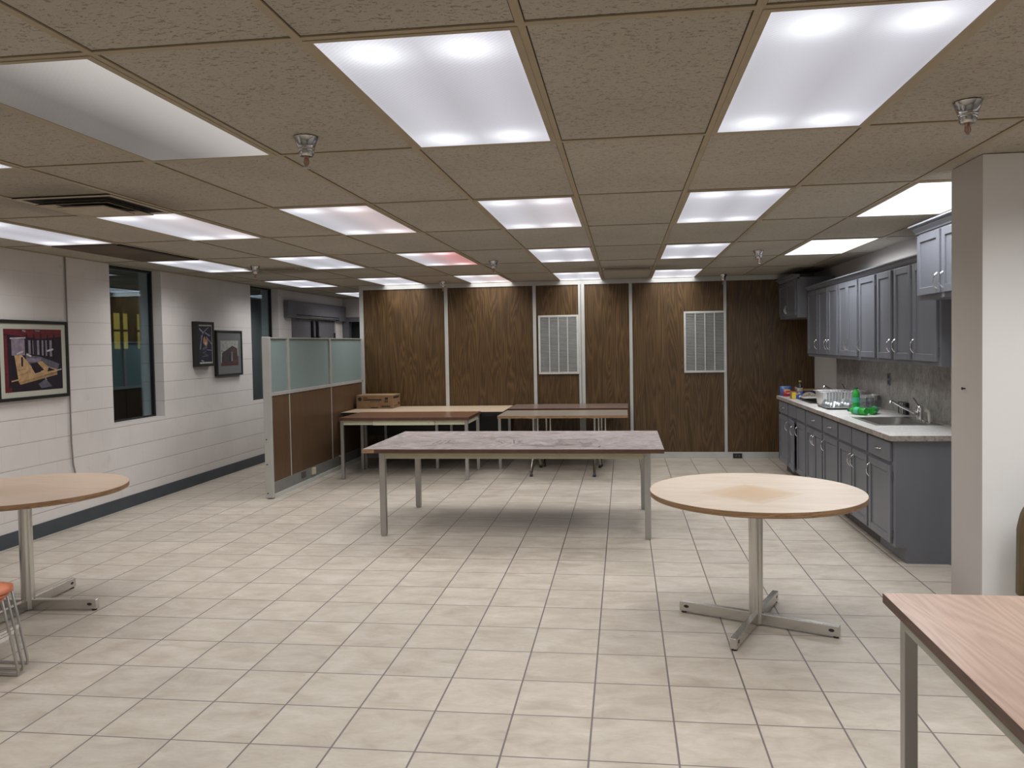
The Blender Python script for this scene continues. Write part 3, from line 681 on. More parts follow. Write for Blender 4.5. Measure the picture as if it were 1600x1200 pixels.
G().box(PX-T2-.01, PX+T2+.012, 7.70, 10.57, .0, .045).build('kick_strip', TRIMM, r)
o = G().box(PX+T2, PX+T2+.006, 8.41, 8.52, .085, .155).build('outlet', DARKGREY, r); o['label'] = 'dark outlet plate'
o = G().box(PX+T2, PX+T2+.02, 8.70, 8.78, .08, .155).box(PX+T2+.02, PX+T2+.022, 8.72, 8.76, .09, .145).build('outlet', plain('cream_plug', (0.5, 0.46, 0.3), .5), r); o['label'] = 'cream outlet plate'
o = G().lathe([(0, 0), (.022, 0), (.022, .03), (0, .03)], M=Matrix.Rotation(PI/2, 3, 'Y'), c=(PX+T2-.005, 9.62, .16), seg=14).build('knob', SATIN, r)

# ================================================================== RECTANGULAR TABLES
def leg_box(g_, x, y, s_, z1, z0=0.0): g_.box(x-s_/2, x+s_/2, y-s_/2, y+s_/2, z0, z1)
TOPBIG = mk_tabletop('dusty_grey_walnut_laminate', (0.275, 0.243, 0.238), (0.35, 0.318, 0.312), (0.20, 0.17, 0.165), 'x', (0.10, 0.062, 0.06, 3.3), rough=.55, rings=22, sc=(.9, 2.0), amt=1.0, spec=.12)
x0, x1, y0, y1, zt = -2.125, .300, 6.125, 7.40, .730
r = thing('long_table', ((x0+x1)/2, (y0+y1)/2, 0), 'long table with dusty grey top and cream apron standing mid-room', 'table')
g = G(); g.box(x0, x1, y0, y1, zt-.033, zt-.0015, 1); g.box(x0+.001, x1-.001, y0+.001, y1-.001, zt-.0015, zt, 0); g.box(x0-.001, x0+.10, y0-.001, y0+.03, zt-.032, zt-.002, 2)
g.build('tabletop', [TOPBIG, BROWNEDGE, OAKEDGE], r)
lz = zt-.033
for (lx, ly) in ((-1.985, 6.225), (.172, 6.225), (-1.99, 7.345), (.165, 7.345)):
    g = G(); leg_box(g, lx, ly, .048, lz, .012); g.box(lx-.02, lx+.02, ly-.02, ly+.02, 0, .012); g.build('leg', LEGM, r, bevel=.002)
g = G(); g.box(-1.96, .146, 6.205, 6.225, lz-.055, lz).box(-1.96, .146, 7.345, 7.365, lz-.055, lz).box(-2.005, -1.985, 6.25, 7.32, lz-.055, lz).box(.17, .19, 6.25, 7.32, lz-.055, lz)
g.build('apron', CREAM, r)
# marks written in the dust: short strokes
mk = G()
def stroke(pts, w_=.005): mk.tube([(px, py, zt+.0006) for px, py in pts], w_, 4, 0, .12)
for bx in (-1.62,):
    stroke([(bx, 6.45), (bx+.02, 6.70)]); stroke([(bx, 6.60), (bx+.07, 6.68), (bx+.06, 6.45)]); stroke([(bx+.11, 6.46), (bx+.10, 6.72)]); stroke([(bx+.11, 6.56), (bx+.16, 6.64)]); stroke([(bx+.11, 6.56), (bx+.19, 6.44)])
stroke([(-1.08, 6.64), (-1.02, 6.48), (-1.0, 6.46)]); stroke([(-1.10, 6.60), (-1.02, 6.62)]); stroke([(-.96, 6.72), (-.92, 6.46)]); stroke([(-.96, 6.70), (-.88, 6.68), (-.90, 6.58), (-.84, 6.46)])
stroke([(-.70, 6.62), (-.62, 6.60), (-.58, 6.70), (-.52, 6.62)]); stroke([(-.38, 6.58), (-.34, 6.44), (-.30, 6.48)]); stroke([(-.20, 6.34), (-.21, 6.24)], .008); stroke([(.02-.24, 6.25), (-.2, 6.25)], .01)
mk.build('dust_marks', plain('dark_marks', (0.07, 0.05, 0.05), .6), r)

TOPDESK = mk_tabletop('red_brown_laminate', (0.145, 0.066, 0.036), (0.175, 0.082, 0.047), (0.115, 0.052, 0.028), 'x', rough=.28, rings=10, amt=.4)
x0, x1, y0, y1, zt = -3.325, -1.780, 8.80, 9.575, .731
r = thing('desk', ((x0+x1)/2, (y0+y1)/2, 0), 'red-brown topped desk with cream drawer front beside the partition', 'desk')
G().box(x0, x1, y0, y1, zt-.034, zt-.0015, 1).box(x0+.001, x1-.001, y0+.001, y1-.001, zt-.0015, zt, 0).build('tabletop', [TOPDESK, BROWNEDGE], r)
lz = zt-.034
for (lx, ly) in ((x0+.028, y0+.035), (x1-.03, y0+.035), (x0+.028, y1-.035), (x1-.03, y1-.035)):
    g = G(); leg_box(g, lx, ly, .038, lz, .01); g.box(lx-.014, lx+.014, ly-.014, ly+.014, 0, .01); g.build('leg', LEGM, r, bevel=.002)
G().box(x0+.047, x0+.40, y0+.022, y0+.045, lz-.052, lz).box(x1-.40, x1-.049, y0+.022, y0+.045, lz-.052, lz).box(x0+.02, x0+.04, y0+.06, y1-.08, lz-.052, lz).box(x1-.045, x1-.022, y0+.06, y1-.08, lz-.052, lz).box(x0+.05, x1-.05, y1-.08, y1-.06, lz-.052, lz).build('apron', CREAM, r)
d = G().box(x0+.405, x1-.405, y0+.016, y0+.036, lz-.056, lz-.002).box(x0+.42, x1-.42, y0+.036, y0+.40, lz-.05, lz-.03).build('drawer', CREAM, r)
G().lathe([(0, 0), (.004, 0), (.004, .006), (0, .006)], M=Matrix.Rotation(PI/2, 3, 'X'), c=(x1-.47, y0+.016, lz-.03), seg=8).build('lock', DARKGREY, d, root=r)

TOPCREAM = mk_tabletop('pale_maple_laminate', (0.46, 0.36, 0.265), (0.52, 0.42, 0.32), (0.40, 0.31, 0.22), 'x', rough=.35, rings=12, amt=.4)
x0, x1, y0, y1, zt = -3.600, -1.505, 9.60, 10.56, .722
r = thing('long_table', ((x0+x1)/2, (y0+y1)/2, 0), 'long table with pale maple top against the panelled wall, box on it', 'table')
G().box(x0, x1, y0, 10.56, zt-.028, zt-.001, 1).box(x0+.001, x1-.001, y0+.001, 10.559, zt-.001, zt, 0).build('tabletop', [TOPCREAM, BLACK], r)
for (lx, ly) in ((x0+.31, 9.66), (-2.36, 9.66), (x1-.05, 9.66), (x0+.31, 10.5), (-2.36, 10.5), (x1-.05, 10.5)):
    g = G(); leg_box(g, lx, ly, .034, zt-.028, .0); g.build('leg', LEGM, r)
G().box(x0+.02, x1-.02, 9.63, 9.65, zt-.06, zt-.028).box(x0+.02, x1-.02, 10.50, 10.52, zt-.40, zt-.028).build('apron', BLACK, r)  # black strip and tall back board stand in for shade under the table

# storage box on that table
r = thing('cardboard_box', (-3.33, 10.33, zt), 'long brown cardboard box on the pale maple table', 'box')
bx0, bx1, by0, by1, bz0, bz1 = -3.59, -3.085, 10.17, 10.53, zt, zt+.182
G().box(bx0, bx1, by0, by1, bz0, bz1).build('carton', CARD, r, bevel=.003)
INK = plain('black_print_ink', (0.018, 0.015, 0.012), .7); REDINK = plain('red_print_ink', (0.16, 0.012, 0.012), .7)
g = G(); yk = by0-.0012
g.prism([(bx0+.05+.026*math.cos(a*PI/8), yk, bz1-.052+.026*math.sin(a*PI/8)) for a in range(16)], (0, .001, 0))
g.box(bx0+.10, bx0+.35, yk, yk+.001, bz1-.072, bz1-.056); g.box(bx0+.40, bx0+.44, yk, yk+.001, bz1-.06, bz1-.03)
for k in range(4): g.box(bx0+.39, bx0+.44, yk, yk+.001, bz1-.074-.008*k, bz1-.070-.008*k)
for k in range(12): g.box(bx0+.345+.0105*k, bx0+.3505+.0105*k+.002*(k % 3), yk, yk+.001, bz0+.02, bz0+.042)
for k in range(5): g.box(bx0+.20+.026*k, bx0+.212+.026*k, yk, yk+.001, bz1-.092, bz1-.082)
xk = bx1
g.box(xk, xk+.001, by0+.03, by0+.30, bz1-.05, bz1-.02); g.box(xk, xk+.001, by0+.06, by0+.20, bz0+.03, bz0+.04); g.box(xk, xk+.001, by0+.25, by0+.32, bz0+.04, bz0+.07)
g.build('printing', INK, r); G().box(bx0+.10, bx0+.155, yk, yk+.001, bz1-.045, bz1-.030).build('red_logo', REDINK, r)
G().box(bx0+.20, bx0+.30, yk, yk+.001, bz0+.008, bz0+.022).build('hand_hole', plain('dark_hand_hole', (0.07, 0.035, 0.012), .9), r)

# two pedestal-leg tables in front of the wall
def training(x0, x1, y0, y1, zt, topm, edgem, label, px0, px1):
    r = thing('training_table', ((x0+x1)/2, (y0+y1)/2, 0), label, 'table')
    G().box(x0, x1, y0, y1, zt-.03, zt-.001, 1).box(x0+.001, x1-.001, y0+.001, y1-.001, zt-.001, zt, 0).build('tabletop', [topm, edgem], r)
    yc = (y0+y1)/2
    for px in (px0, px1):
        g = G(); g.tube([(px, yc-.33, .035), (px, yc-.28, .06), (px, yc-.20, .115), (px, yc-.09, .20), (px, yc-.035, .34), (px, yc-.03, .5), (px, yc-.03, zt-.035)], .016, 10)
        g.tube([(px+.045, yc+.33, .035), (px+.045, yc+.28, .06), (px+.045, yc+.20, .115), (px+.045, yc+.09, .20), (px+.045, yc+.035, .34), (px+.045, yc+.03, .5), (px+.045, yc+.03, zt-.035)], .016, 10)
        g.box(px-.02, px+.065, yc-.30, yc+.30, zt-.04, zt-.03)
        g.build('leg', CHROME, r, smooth=True)
        g = G(); g.lathe([(.018, 0), (.02, .02), (.012, .035), (0, .036)], c=(px, yc-.33, 0), seg=12); g.build('foot', BLACK, r)
        g = G(); g.lathe([(.018, 0), (.02, .02), (.012, .035), (0, .036)], c=(px+.045, yc+.33, 0), seg=12); g.build('foot', BLACK, r)
    return r
TOPT1 = mk_tabletop('grey_oak_laminate', (0.22, 0.185, 0.15), (0.26, 0.22, 0.18), (0.18, 0.15, 0.12), 'x', rough=.35, rings=12, amt=.5)
TOPT2 = mk_tabletop('dirty_brown_laminate', (0.17, 0.125, 0.105), (0.21, 0.16, 0.14), (0.12, 0.08, 0.065), 'x', (0.09, 0.045, 0.03, 1.0), rough=.3, rings=14, amt=.6)
training(-1.485, .035, 9.05, 9.80, .720, TOPT1, OAKEDGE, 'table with grey oak top and arched chrome legs before the panelled wall', -1.10, -.36)
training(-1.470, .043, 9.83, 10.56, .738, TOPT2, BROWNEDGE, 'stained brown table pushed against the wall behind the grey oak table', -1.02, -.30)

# near table at the right edge
TOPNEAR = mk_tabletop('rosy_wood_laminate', (0.35, 0.245, 0.19), (0.41, 0.30, 0.24), (0.26, 0.17, 0.125), 'y', rough=.33, rings=18, sc=(.8, 5.5), amt=.5)
x0, x1, y0, y1, zt = .824, 1.90, .95, 2.645, .740
r = thing('work_table', ((x0+x1)/2, (y0+y1)/2, 0), 'rosy wood grained table in the right foreground', 'table')
G().box(x0, x1, y0, y1, zt-.031, zt-.001, 1).box(x0+.0008, x1-.0008, y0+.0008, y1-.0008, zt-.001, zt, 0).build('tabletop', [TOPNEAR, BROWNEDGE], r)
lz = zt-.031
for (lx, ly) in ((x0+.052, y1-.085), (x1-.052, y1-.085), (x0+.052, y0+.085), (x1-.052, y0+.085)):
    g = G(); leg_box(g, lx, ly, .040, lz, .012); g.box(lx-.016, lx+.016, ly-.016, ly+.016, 0, .012); g.build('leg', LEGM, r, bevel=.002)
G().box(x0+.028, x0+.044, y0+.105, y1-.105, lz-.050, lz).box(x1-.044, x1-.028, y0+.105, y1-.105, lz-.050, lz).box(x0+.075, x1-.075, y1-.09, y1-.075, lz-.045, lz).box(x0+.075, x1-.075, y0+.075, y0+.09, lz-.045, lz).build('apron', plain('grey_green_apron', (0.33, 0.33, 0.27), .4), r)

# ================================================================== ROUND TABLES
def round_table(cx, cy, topm, ang, label, tilt=0):
    r = thing('round_table', (cx, cy, 0), label, 'table'); r['group'] = 'round pedestal tables'; zt = .742; R_ = .571
    g = G(); g.lathe([(R_-.004, zt-.030), (R_, zt-.027), (R_, zt-.0015), (R_-.0015, zt-.001)], c=(cx, cy, 0), seg=96, mi=1); g.lathe([(0, zt-.001), (R_-.0012, zt-.001), (R_-.0012, zt), (0, zt)], c=(cx, cy, 0), seg=96, mi=0)
    g.build('tabletop', [topm, OAKEDGE], r)
    G().lathe([(0, zt-.036), (.28, zt-.036), (.28, zt-.030), (0, zt-.030)], c=(cx, cy, 0), seg=40).build('mounting_plate', BLACK, r)
    # four lobed chrome column
    g = G(); prof = []
    n = 48
    for k in range(n):
        a = 2*PI*k/n; rr = .0375*(1-.13*max(0, math.cos(4*(a-ang)+PI))**2.0)
        prof.append((cx+rr*math.cos(a), cy+rr*math.sin(a), .008))
    g.prism(prof, (0, 0, zt-.036-.008)); g.build('column', CHROME, r, smooth=True)
    for q in range(4):
        a = ang+q*PI/2; M_ = Matrix.Translation((cx, cy, 0)) @ Matrix.Rotation(a, 4, 'Z')
        g = G(); zz = .030
        prof = [(.030, .068), (.20, .067), (.435, .065), (.437, .010), (.18, .010), (.030, .010)]
        P = [M_ @ Vector((px, -.017, pz)) for px, pz in prof]
        d_ = (M_.to_3x3() @ Vector((0, .034, 0)))
        g.prism(P, d_); f = g.build('foot', CHROME, r, bevel=.003)
        hx = .395
        hole = [(M_ @ Vector((hx+.015*math.cos(t*PI/6), -.0176, .040+.0085*math.sin(t*PI/6)))) for t in range(12)]
        h = G(); h.prism(hole, (M_.to_3x3() @ Vector((0, .0352, 0))))
        h.build('slot', BLACK, f, root=r)
        G().lathe([(.014, 0), (.015, .006), (.012, .012), (0, .012)], c=tuple(M_ @ Vector((.415, 0, 0))), seg=12).build('glide', BLACK, f, root=r)
    return r
RT1 = mk_round('pale_birch_round_top', (0.44, 0.355, 0.275), (0.53, 0.455, 0.38), (0.42, 0.285, 0.165), math.radians(45))
RT2 = mk_round('tan_birch_round_top', (0.36, 0.265, 0.20), (0.43, 0.325, 0.25), (0.36, 0.26, 0.19), 0.6)
round_table(.705, 4.395, RT1, math.radians(-24), 'round table with pale top and square stain, in front of the kitchen')
round_table(-3.62, 4.30, RT2, math.radians(4), 'round table with tan top cut by the left edge')

# ================================================================== STACKED CHAIRS
def chair(x, y, z, label):
    """front edge of the seat at x (facing +x), centred on y"""
    r = thing('stacking_chair', (x, y, z), label, 'chair', 'stacked orange chairs')
    n, mrows = 9, 8; g = G(); W = .46; D = .42; vs = []
    for a in range(mrows+1):
        t = a/mrows; px = x - D*t
        for b in range(n+1):
            s_ = b/n*2-1; wv = W/2*(1-.06*t - .10*max(0, (0.12-t)/.12)**2)
            pz = z+.425 - .030*max(0, (.25-t)/.25)**2 - .012*(1-s_*s_)*math.sin(PI*min(1, t*1.1)) - .012*abs(s_)**4
            vs.append((px + (-.03*abs(s_)**6 if a == 0 else 0), y + s_*wv, pz))
    fs = [(a*(n+1)+b, a*(n+1)+b+1, (a+1)*(n+1)+b+1, (a+1)*(n+1)+b) for a in range(mrows) for b in range(n)]
    g.add(vs, fs); o = g.build('seat', ORANGE, r, smooth=True); md = o.modifiers.new('solid', 'SOLIDIFY'); md.thickness = .010
    g = G(); vs = []
    for a in range(6):
        t = a/5; pz = z+.60+.24*t; px = x-D-.045-.05*t
        for b in range(n+1):
            s_ = b/n*2-1; vs.append((px+.03*(s_*s_-1)+.03, y+s_*W/2*(.97-.05*abs(t-.5)), pz+(-.02*abs(s_)**5*(1 if t > .5 else -1))))
    g.add(vs, [(a*(n+1)+b, a*(n+1)+b+1, (a+1)*(n+1)+b+1, (a+1)*(n+1)+b) for a in range(5) for b in range(n)])
    o = g.build('backrest', ORANGE, r, smooth=True); md = o.modifiers.new('solid', 'SOLIDIFY'); md.thickness = .010
    for s_ in (1, -1):
        yy = y+s_*(W/2-.012)
        g = G(); g.tube([(x-.13, yy, z+.400), (x-.07, yy+.001*s_, z+.390), (x-.052, yy+.002*s_, z+.365), (x-.020, yy+.005*s_, z+.2), (x+.013, yy+.008*s_, z+.03), (x+.012, yy+.008*s_, z+.010), (x+.01, yy+.008*s_, z+.006), (x-.40, yy+.008*s_, z+.006), (x-.45, yy+.008*s_, z+.012), (x-.455, yy, z+.04), (x-.43, yy, z+.40), (x-.47, yy-.01*s_, z+.62), (x-.52, yy-.015*s_, z+.84)], .0065, 8)
        g.build('leg_frame', SATIN, r, smooth=True)
    G().box(x-.026, x-.018, y-W/2, y+W/2, z+.185, z+.205).build('stretcher', BRIGHT, r)
    return r
for k in range(3):
    chair(-2.945-.004*k, 3.175+.036*k, .013*k, ['bottom orange chair of the wire-legged stack at the left edge', 'middle orange chair of the wire-legged stack at the left edge', 'top orange chair of the wire-legged stack at the left edge'][k])

# brown chair beyond the near table, at the right edge
r = thing('side_chair', (2.0, 3.5, 0), 'brown upholstered chair by the pale wall, cut by the right edge', 'chair')
BRN = plain('olive_brown_vinyl', (0.10, 0.07, 0.032), .5)
g = G(); pts = [(1.735, 3.70, .40), (2.23, 3.70, .40), (2.23, 3.70, .72)] + [(2.12+.11*math.cos(a*PI/16), 3.70, .72+.13*math.sin(a*PI/16)) for a in range(1, 8)] + [(1.855-.11*math.sin(a*PI/16), 3.70, .72+.13*math.cos(a*PI/16)) for a in range(0, 8)] + [(1.738, 3.70, .70)]
g.prism(pts, (0, .05, 0)); g.build('backrest', BRN, r, bevel=.012)
G().prism(rrect(1.985, 3.46, .48, .46, .05, .41), (0, 0, .07)).build('seat', BRN, r, bevel=.01)
for (lx, ly) in ((1.785, 3.27), (2.19, 3.27), (1.785, 3.67), (2.19, 3.67)):
    G().box(lx-.018, lx+.018, ly-.018, ly+.018, 0, .41).build('leg', plain('dark_wood_leg', (0.05, 0.028, 0.014), .5), r)

# ================================================================== WALL VENT GRILLES
def grille(x0, x1, z0, z1, label, tilt=0):
    r = thing('wall_vent', ((x0+x1)/2, YB, (z0+z1)/2), label, 'vent'); y = YB-.02
    G().box(x0+.02, x1-.02, YB-.006, YB-.001, z0+.02, z1-.02).build('backing', plain('dim_duct', (0.10, 0.10, 0.10), .8), r)
    g = G(); f = .026
    g.box(x0, x0+f, y, YB-.001, z0, z1).box(x1-f, x1, y, YB-.001, z0, z1).box(x0+f, x1-f, y, YB-.001, z0, z0+f).box(x0+f, x1-f, y, YB-.001, z1-f, z1); g.build('frame', WHITEV, r, bevel=.002)
    g = G(); n = 38; zz = (z1-z0-2*f)/n
    for k in range(n):
        zc = z0+f+zz*(k+.5); M_ = Matrix.Translation(((x0+x1)/2, YB-.011, zc)) @ Matrix.Rotation(math.radians(38), 4, 'X')
        g.box(-(x1-x0)/2+f, (x1-x0)/2-f, -.008, .008, -.0008, .0008, 0, M_)
    g.build('louvres', plain('grey_louvres', (0.36, 0.36, 0.345), .45), r)
    g = G(); wd = (x1-x0-2*f)/4
    for k in (1, 2, 3): g.box(x0+f+wd*k-.006, x0+f+wd*k+.006, y-.002, YB-.004, z0+f, z1-f)
    g.build('mullion', WHITEV, r)
    return r
WHITEV = plain('white_vent_paint', (0.5, 0.5, 0.48), .4)
grille(-1.148, -.604, 1.142, 1.939, 'white louvred wall vent with a dark middle, left of the double post')
grille(.792, 1.338, 1.139, 1.95, 'white louvred wall vent at the right panel joint')

# ================================================================== KITCHEN
FX = 1.848      # face of the base cabinet boxes
CT = .890       # counter top
def front(r, xf, y0, y1, z0, z1, frame=.052, drawer=False, ajar=0, hinge_far=True):
    """a door or drawer front lying on the plane x = xf, facing -x"""
    g = G(); t = .019; M_ = None
    if ajar:
        yh = y1 if hinge_far else y0
        M_ = Matrix.Translation((xf, yh, 0)) @ Matrix.Rotation(math.radians(-ajar if hinge_far else ajar), 4, 'Z') @ Matrix.Translation((-xf, -yh, 0))
    if drawer:
        g.box(xf-t, xf, y0, y1, z0, z1, 0, M_)
        return g.build('drawer', GREYPAINT, r, bevel=.004)
    g.box(xf-t*.45, xf, y0+frame*.8, y1-frame*.8, z0+frame*.8, z1-frame*.8, 0, M_)
    g.box(xf-t, xf, y0, y0+frame, z0, z1, 0, M_); g.box(xf-t, xf, y1-frame, y1, z0, z1, 0, M_)
    g.box(xf-t, xf, y0+frame, y1-frame, z0, z0+frame, 0, M_); g.box(xf-t, xf, y0+frame, y1-frame, z1-frame, z1, 0, M_)
    return g.build('door', GREYPAINT, r, bevel=.003)
def handle(door, r, xf, y, z, vert=True, L=.10):
    x = xf-.019; g = G(); pts = []
    for k in range(9):
        t = k/8; s_ = (t-.5)*L; dpt = .022*math.sin(PI*t)**.6
        pts.append((x-dpt-.0005, y, z+s_) if vert else (x-dpt-.0005, y+s_, z))
    g.tube(pts, .0040, 8); g.build('handle', BRIGHT, door, root=r, smooth=True)
def hinges(r, xf, y, z0, z1):
    for z in (z0+.07, z1-.07):
        G().box(xf-.012, xf-.001, y-.006, y+.006, z-.028, z+.028).build('hinge', plain('hinge_paint', (0.1, 0.1, 0.11), .4), r)
base = [(9.13, 9.655, 'single', 'far grey base cabinet under the snacks, one drawer, one door'),
        (8.275, 9.12, 'sink', 'grey base cabinet second from the far end with one door ajar'),
        (7.595, 8.265, 'drawer2', 'third grey base cabinet from the far end, one wide drawer over two doors'),
        (7.055, 7.585, 'singleL', 'grey base cabinet with one drawer and one door, fourth from the far end'),
        (6.225, 7.045, 'sink2', 'grey base cabinet with two doors under the near sink'),
        (5.655, 6.215, 'end', 'near end grey base cabinet showing its side panel')]
ZD0, ZD1, ZU0, ZU1 = .125, .672, .700, .835
for (a, b, kind, lab) in base:
    r = thing('base_cabinet', ((FX+XR)/2, (a+b)/2, 0), lab, 'cabinet', 'grey base cabinets')
    g = G()
    if 'sink' in kind:   # open box, so that the basin hangs inside it
        g.box(FX, XR-.004, a, b, .108, .128).box(FX, FX+.02, a, b, .128, .853).box(XR-.02, XR-.004, a, b, .128, .853)
        g.box(FX+.02, XR-.02, a, a+.016, .128, .853).box(FX+.02, XR-.02, b-.016, b, .128, .853)
    else: g.box(FX, XR-.004, a, b, .108, .853)
    g.build('body', GREYPAINT, r)
    G().box(FX+.072, XR-.004, a if kind != 'end' else a, b, 0, .108).build('toe_kick', DARKGREY if kind != 'end' else GREYPAINT, r)
    e = .018
    if kind in ('single', 'singleL', 'end'):
        ya, yb = (a+e, b-e) if kind != 'end' else (a+.055, b-e)
        d = front(r, FX, ya, yb, ZU0, ZU1, drawer=True); handle(d, r, FX, (ya+yb)/2, (ZU0+ZU1)/2, False)
        d = front(r, FX, ya, yb, ZD0, ZD1)
        if kind == 'single': handle(d, r, FX, ya+.03, ZD1-.10); hinges(r, FX, yb+.004, ZD0, ZD1)
        else: handle(d, r, FX, yb-.03, ZD1-.10); hinges(r, FX, ya-.004, ZD0, ZD1)
    else:
        mid = (a+b)/2; gp = .004 if kind == 'drawer2' else .012
        if kind == 'drawer2':
            d = front(r, FX, a+e, b-e, ZU0, ZU1, drawer=True); handle(d, r, FX, mid, (ZU0+ZU1)/2, False)
        else:
            front(r, FX, a+e, mid-.012, ZU0, ZU1, drawer=True).name = 'false_drawer'; front(r, FX, mid+.012, b-e, ZU0, ZU1, drawer=True).name = 'false_drawer'
        d = front(r, FX, a+e, mid-gp, ZD0, ZD1); handle(d, r, FX, mid-gp-.03, ZD1-.10)
        d = front(r, FX, mid+gp, b-e, ZD0, ZD1, ajar=5 if kind == 'sink' else 0); handle(d, r, FX-(.035 if kind == 'sink' else 0), mid+gp+.03, ZD1-.10)
        hinges(r, FX, a+e-.006, ZD0, ZD1); hinges(r, FX, b-e+.006, ZD0, ZD1)

# countertop with sink cut-outs
CX0 = 1.806; sinks = [(1.93, 2.40, 6.315, 6.93), (1.93, 2.40, 8.42, 9.02)]
g = G(); X1 = XR-.002; ya = 5.632
def slab(x0, x1, y0, y1): g.box(x0, x1, y0, y1, CT-.037, CT-.0008, 1); g.box(x0+.0004, x1-.0004, y0+.0004, y1-.0004, CT-.0008, CT, 0)
ys = ya
for (sx0, sx1, sy0, sy1) in sinks:
    slab(CX0, X1, ys, sy0); slab(CX0, sx0, sy0, sy1); slab(sx1, X1, sy0, sy1); ys = sy1
slab(CX0, X1, ys, 9.668)
tag(g.build('countertop', [COUNTER, COUNTEREDGE], origin=(2.1, 7.6, CT-.037)), 'long mottled grey laminate countertop over the base cabinets', 'countertop')
tag(G().box(XR-.014, XR-.001, 5.64, 9.46, CT, 1.372).build('backsplash', SPLASH, origin=(XR-.007, 7.5, CT)), 'grey streaked laminate backsplash behind the counter', 'backsplash')
for (sx0, sx1, sy0, sy1), lab in zip(sinks, ('near steel kitchen sink with a wet rim and long faucet', 'far steel kitchen sink hidden under the foil pan')):
    r = thing('kitchen_sink', ((sx0+sx1)/2, (sy0+sy1)/2, CT), lab, 'sink', 'steel drop-in sinks')
    g = G(); z1 = CT+.004; bx0, bx1, by0, by1 = sx0+.025, sx1-.10, sy0+.03, sy1-.03
    g.box(sx0-.015, bx0, sy0-.015, sy1+.015, CT+.0002, z1).box(bx1, sx1+.012, sy0-.015, sy1+.015, CT+.0002, z1).box(bx0, bx1, sy0-.015, by0, CT+.0002, z1).box(bx0, bx1, by1, sy1+.015, CT+.0002, z1)
    g.build('rim', STEEL, r, bevel=.0015)
    g = G(); o_, i_ = rrect((bx0+bx1)/2, (by0+by1)/2, bx1-bx0, by1-by0, .05, z1-.001), rrect((bx0+bx1)/2, (by0+by1)/2, bx1-bx0-.04, by1-by0-.04, .05, CT-.16)
    n = len(o_); g.add(o_+i_, [(k, (k+1) % n, n+(k+1) % n, n+k) for k in range(n)] + [tuple(range(n, 2*n))]); g.build('basin', STEEL, r, smooth=True)
    G().lathe([(0, 0), (.04, 0), (.04, .003), (0, .003)], c=((bx0+bx1)/2, (by0+by1)/2, CT-.159), seg=20).build('drain', CHROME, r)
def faucet(x, y, lab):
    r = thing('kitchen_faucet', (x, y, CT+.004), lab, 'faucet', 'chrome kitchen faucets'); z = CT+.0045
    G().prism(rrect(x, y, .05, .26, .02, z), (0, 0, .012)).build('base_plate', BRIGHT, r, bevel=.002)
    G().lathe([(.026, .012), (.024, .05), (.027, .07), (.027, .10), (.020, .118), (0, .122)], c=(x, y, z), seg=20).build('body', BRIGHT, r, smooth=True)
    G().tube([(x, y, z+.045), (x-.05, y-.002, z+.068), (x-.15, y-.01, z+.118), (x-.215, y-.02, z+.158), (x-.232, y-.022, z+.160), (x-.236, y-.022, z+.140)], [.012, .012, .010, .010, .011, .011], 10).build('spout', BRIGHT, r, smooth=True)
    G().tube([(x, y, z+.115), (x-.012, y+.025, z+.135), (x-.02, y+.075, z+.175)], [.010, .008, .010], 8, flat=.5).build('lever', BRIGHT, r, smooth=True)
    return r
faucet(2.352, 6.62, 'long chrome faucet with a raised spout behind the near sink')
faucet(2.352, 8.72, 'chrome faucet tip showing above the foil pan at the far sink')
r = thing('sink_sprayer', (2.35, 6.42, CT+.004), 'white side sprayer standing right of the near faucet', 'sprayer')
G().lathe([(.022, 0), (.022, .006), (.012, .012), (0, .014)], c=(2.35, 6.42, CT+.0045), seg=16).build('collar', BRIGHT, r, smooth=True)
G().tube([(2.35, 6.42, CT+.014), (2.35, 6.42, CT+.07), (2.345, 6.42, CT+.095), (2.325, 6.425, CT+.108)], [.010, .013, .014, .015], 10).build('handle', WHITE, r, smooth=True)
r = thing('power_outlet', (XR-.014, 7.652, 1.175), 'grey outlet plate on the backsplash under the wall cabinets', 'outlet')
G().box(XR-.020, XR-.0145, 7.615, 7.69, 1.118, 1.232).build('cover_plate', plain('steel_plate', (0.16, 0.17, 0.19), .4), r, bevel=.001)
G().box(XR-.022, XR-.020, 7.635, 7.67, 1.13, 1.165).box(XR-.022, XR-.020, 7.635, 7.67, 1.185, 1.22).build('socket', DARKGREY, r)

# wall cabinets
UX = 2.150; UZ0, UZ1 = 1.360, 2.130
def uppers(a, b, doors, lab, grp='grey wall cabinets'):
    r = thing('wall_cabinet', ((UX+XR)/2, (a+b)/2, UZ0), lab, 'cabinet', grp)
    G().box(UX, XR-.003, a, b, UZ0, UZ1).build('body', GREYPAINT, r)
    for (y0, y1, hs) in doors:
        d = front(r, UX, y0, y1, 1.392, 2.105); yh = y1-.028 if hs == 'far' else y0+.028
        handle(d, r, UX, yh, 1.50); hinges(r, UX, y0-.006 if hs == 'far' else y1+.006, 1.392, 2.105)
    return r
uppers(9.03, 9.545, [(9.055, 9.51, 'near')], 'farthest single-door wall cabinet next to the deep corner cabinet')
uppers(8.20, 9.025, [(8.63, 9.0, 'near'), (8.235, 8.585, 'far')], 'second wall cabinet from the far end with two doors')
uppers(7.53, 8.195, [(7.885, 8.175, 'near'), (7.555, 7.88, 'far')], 'third wall cabinet from the far end, doors meeting in the middle')
uppers(7.01, 7.525, [(7.04, 7.495, 'far')], 'fourth wall cabinet from the far end, one wide door')
uppers(6.18, 7.005, [(6.63, 6.98, 'near'), (6.205, 6.56, 'far')], 'fifth wall cabinet from the far end with two spaced doors')
uppers(5.66, 6.175, [(5.70, 6.155, 'far')], 'nearest single-door wall cabinet, partly behind the deep cabinet')
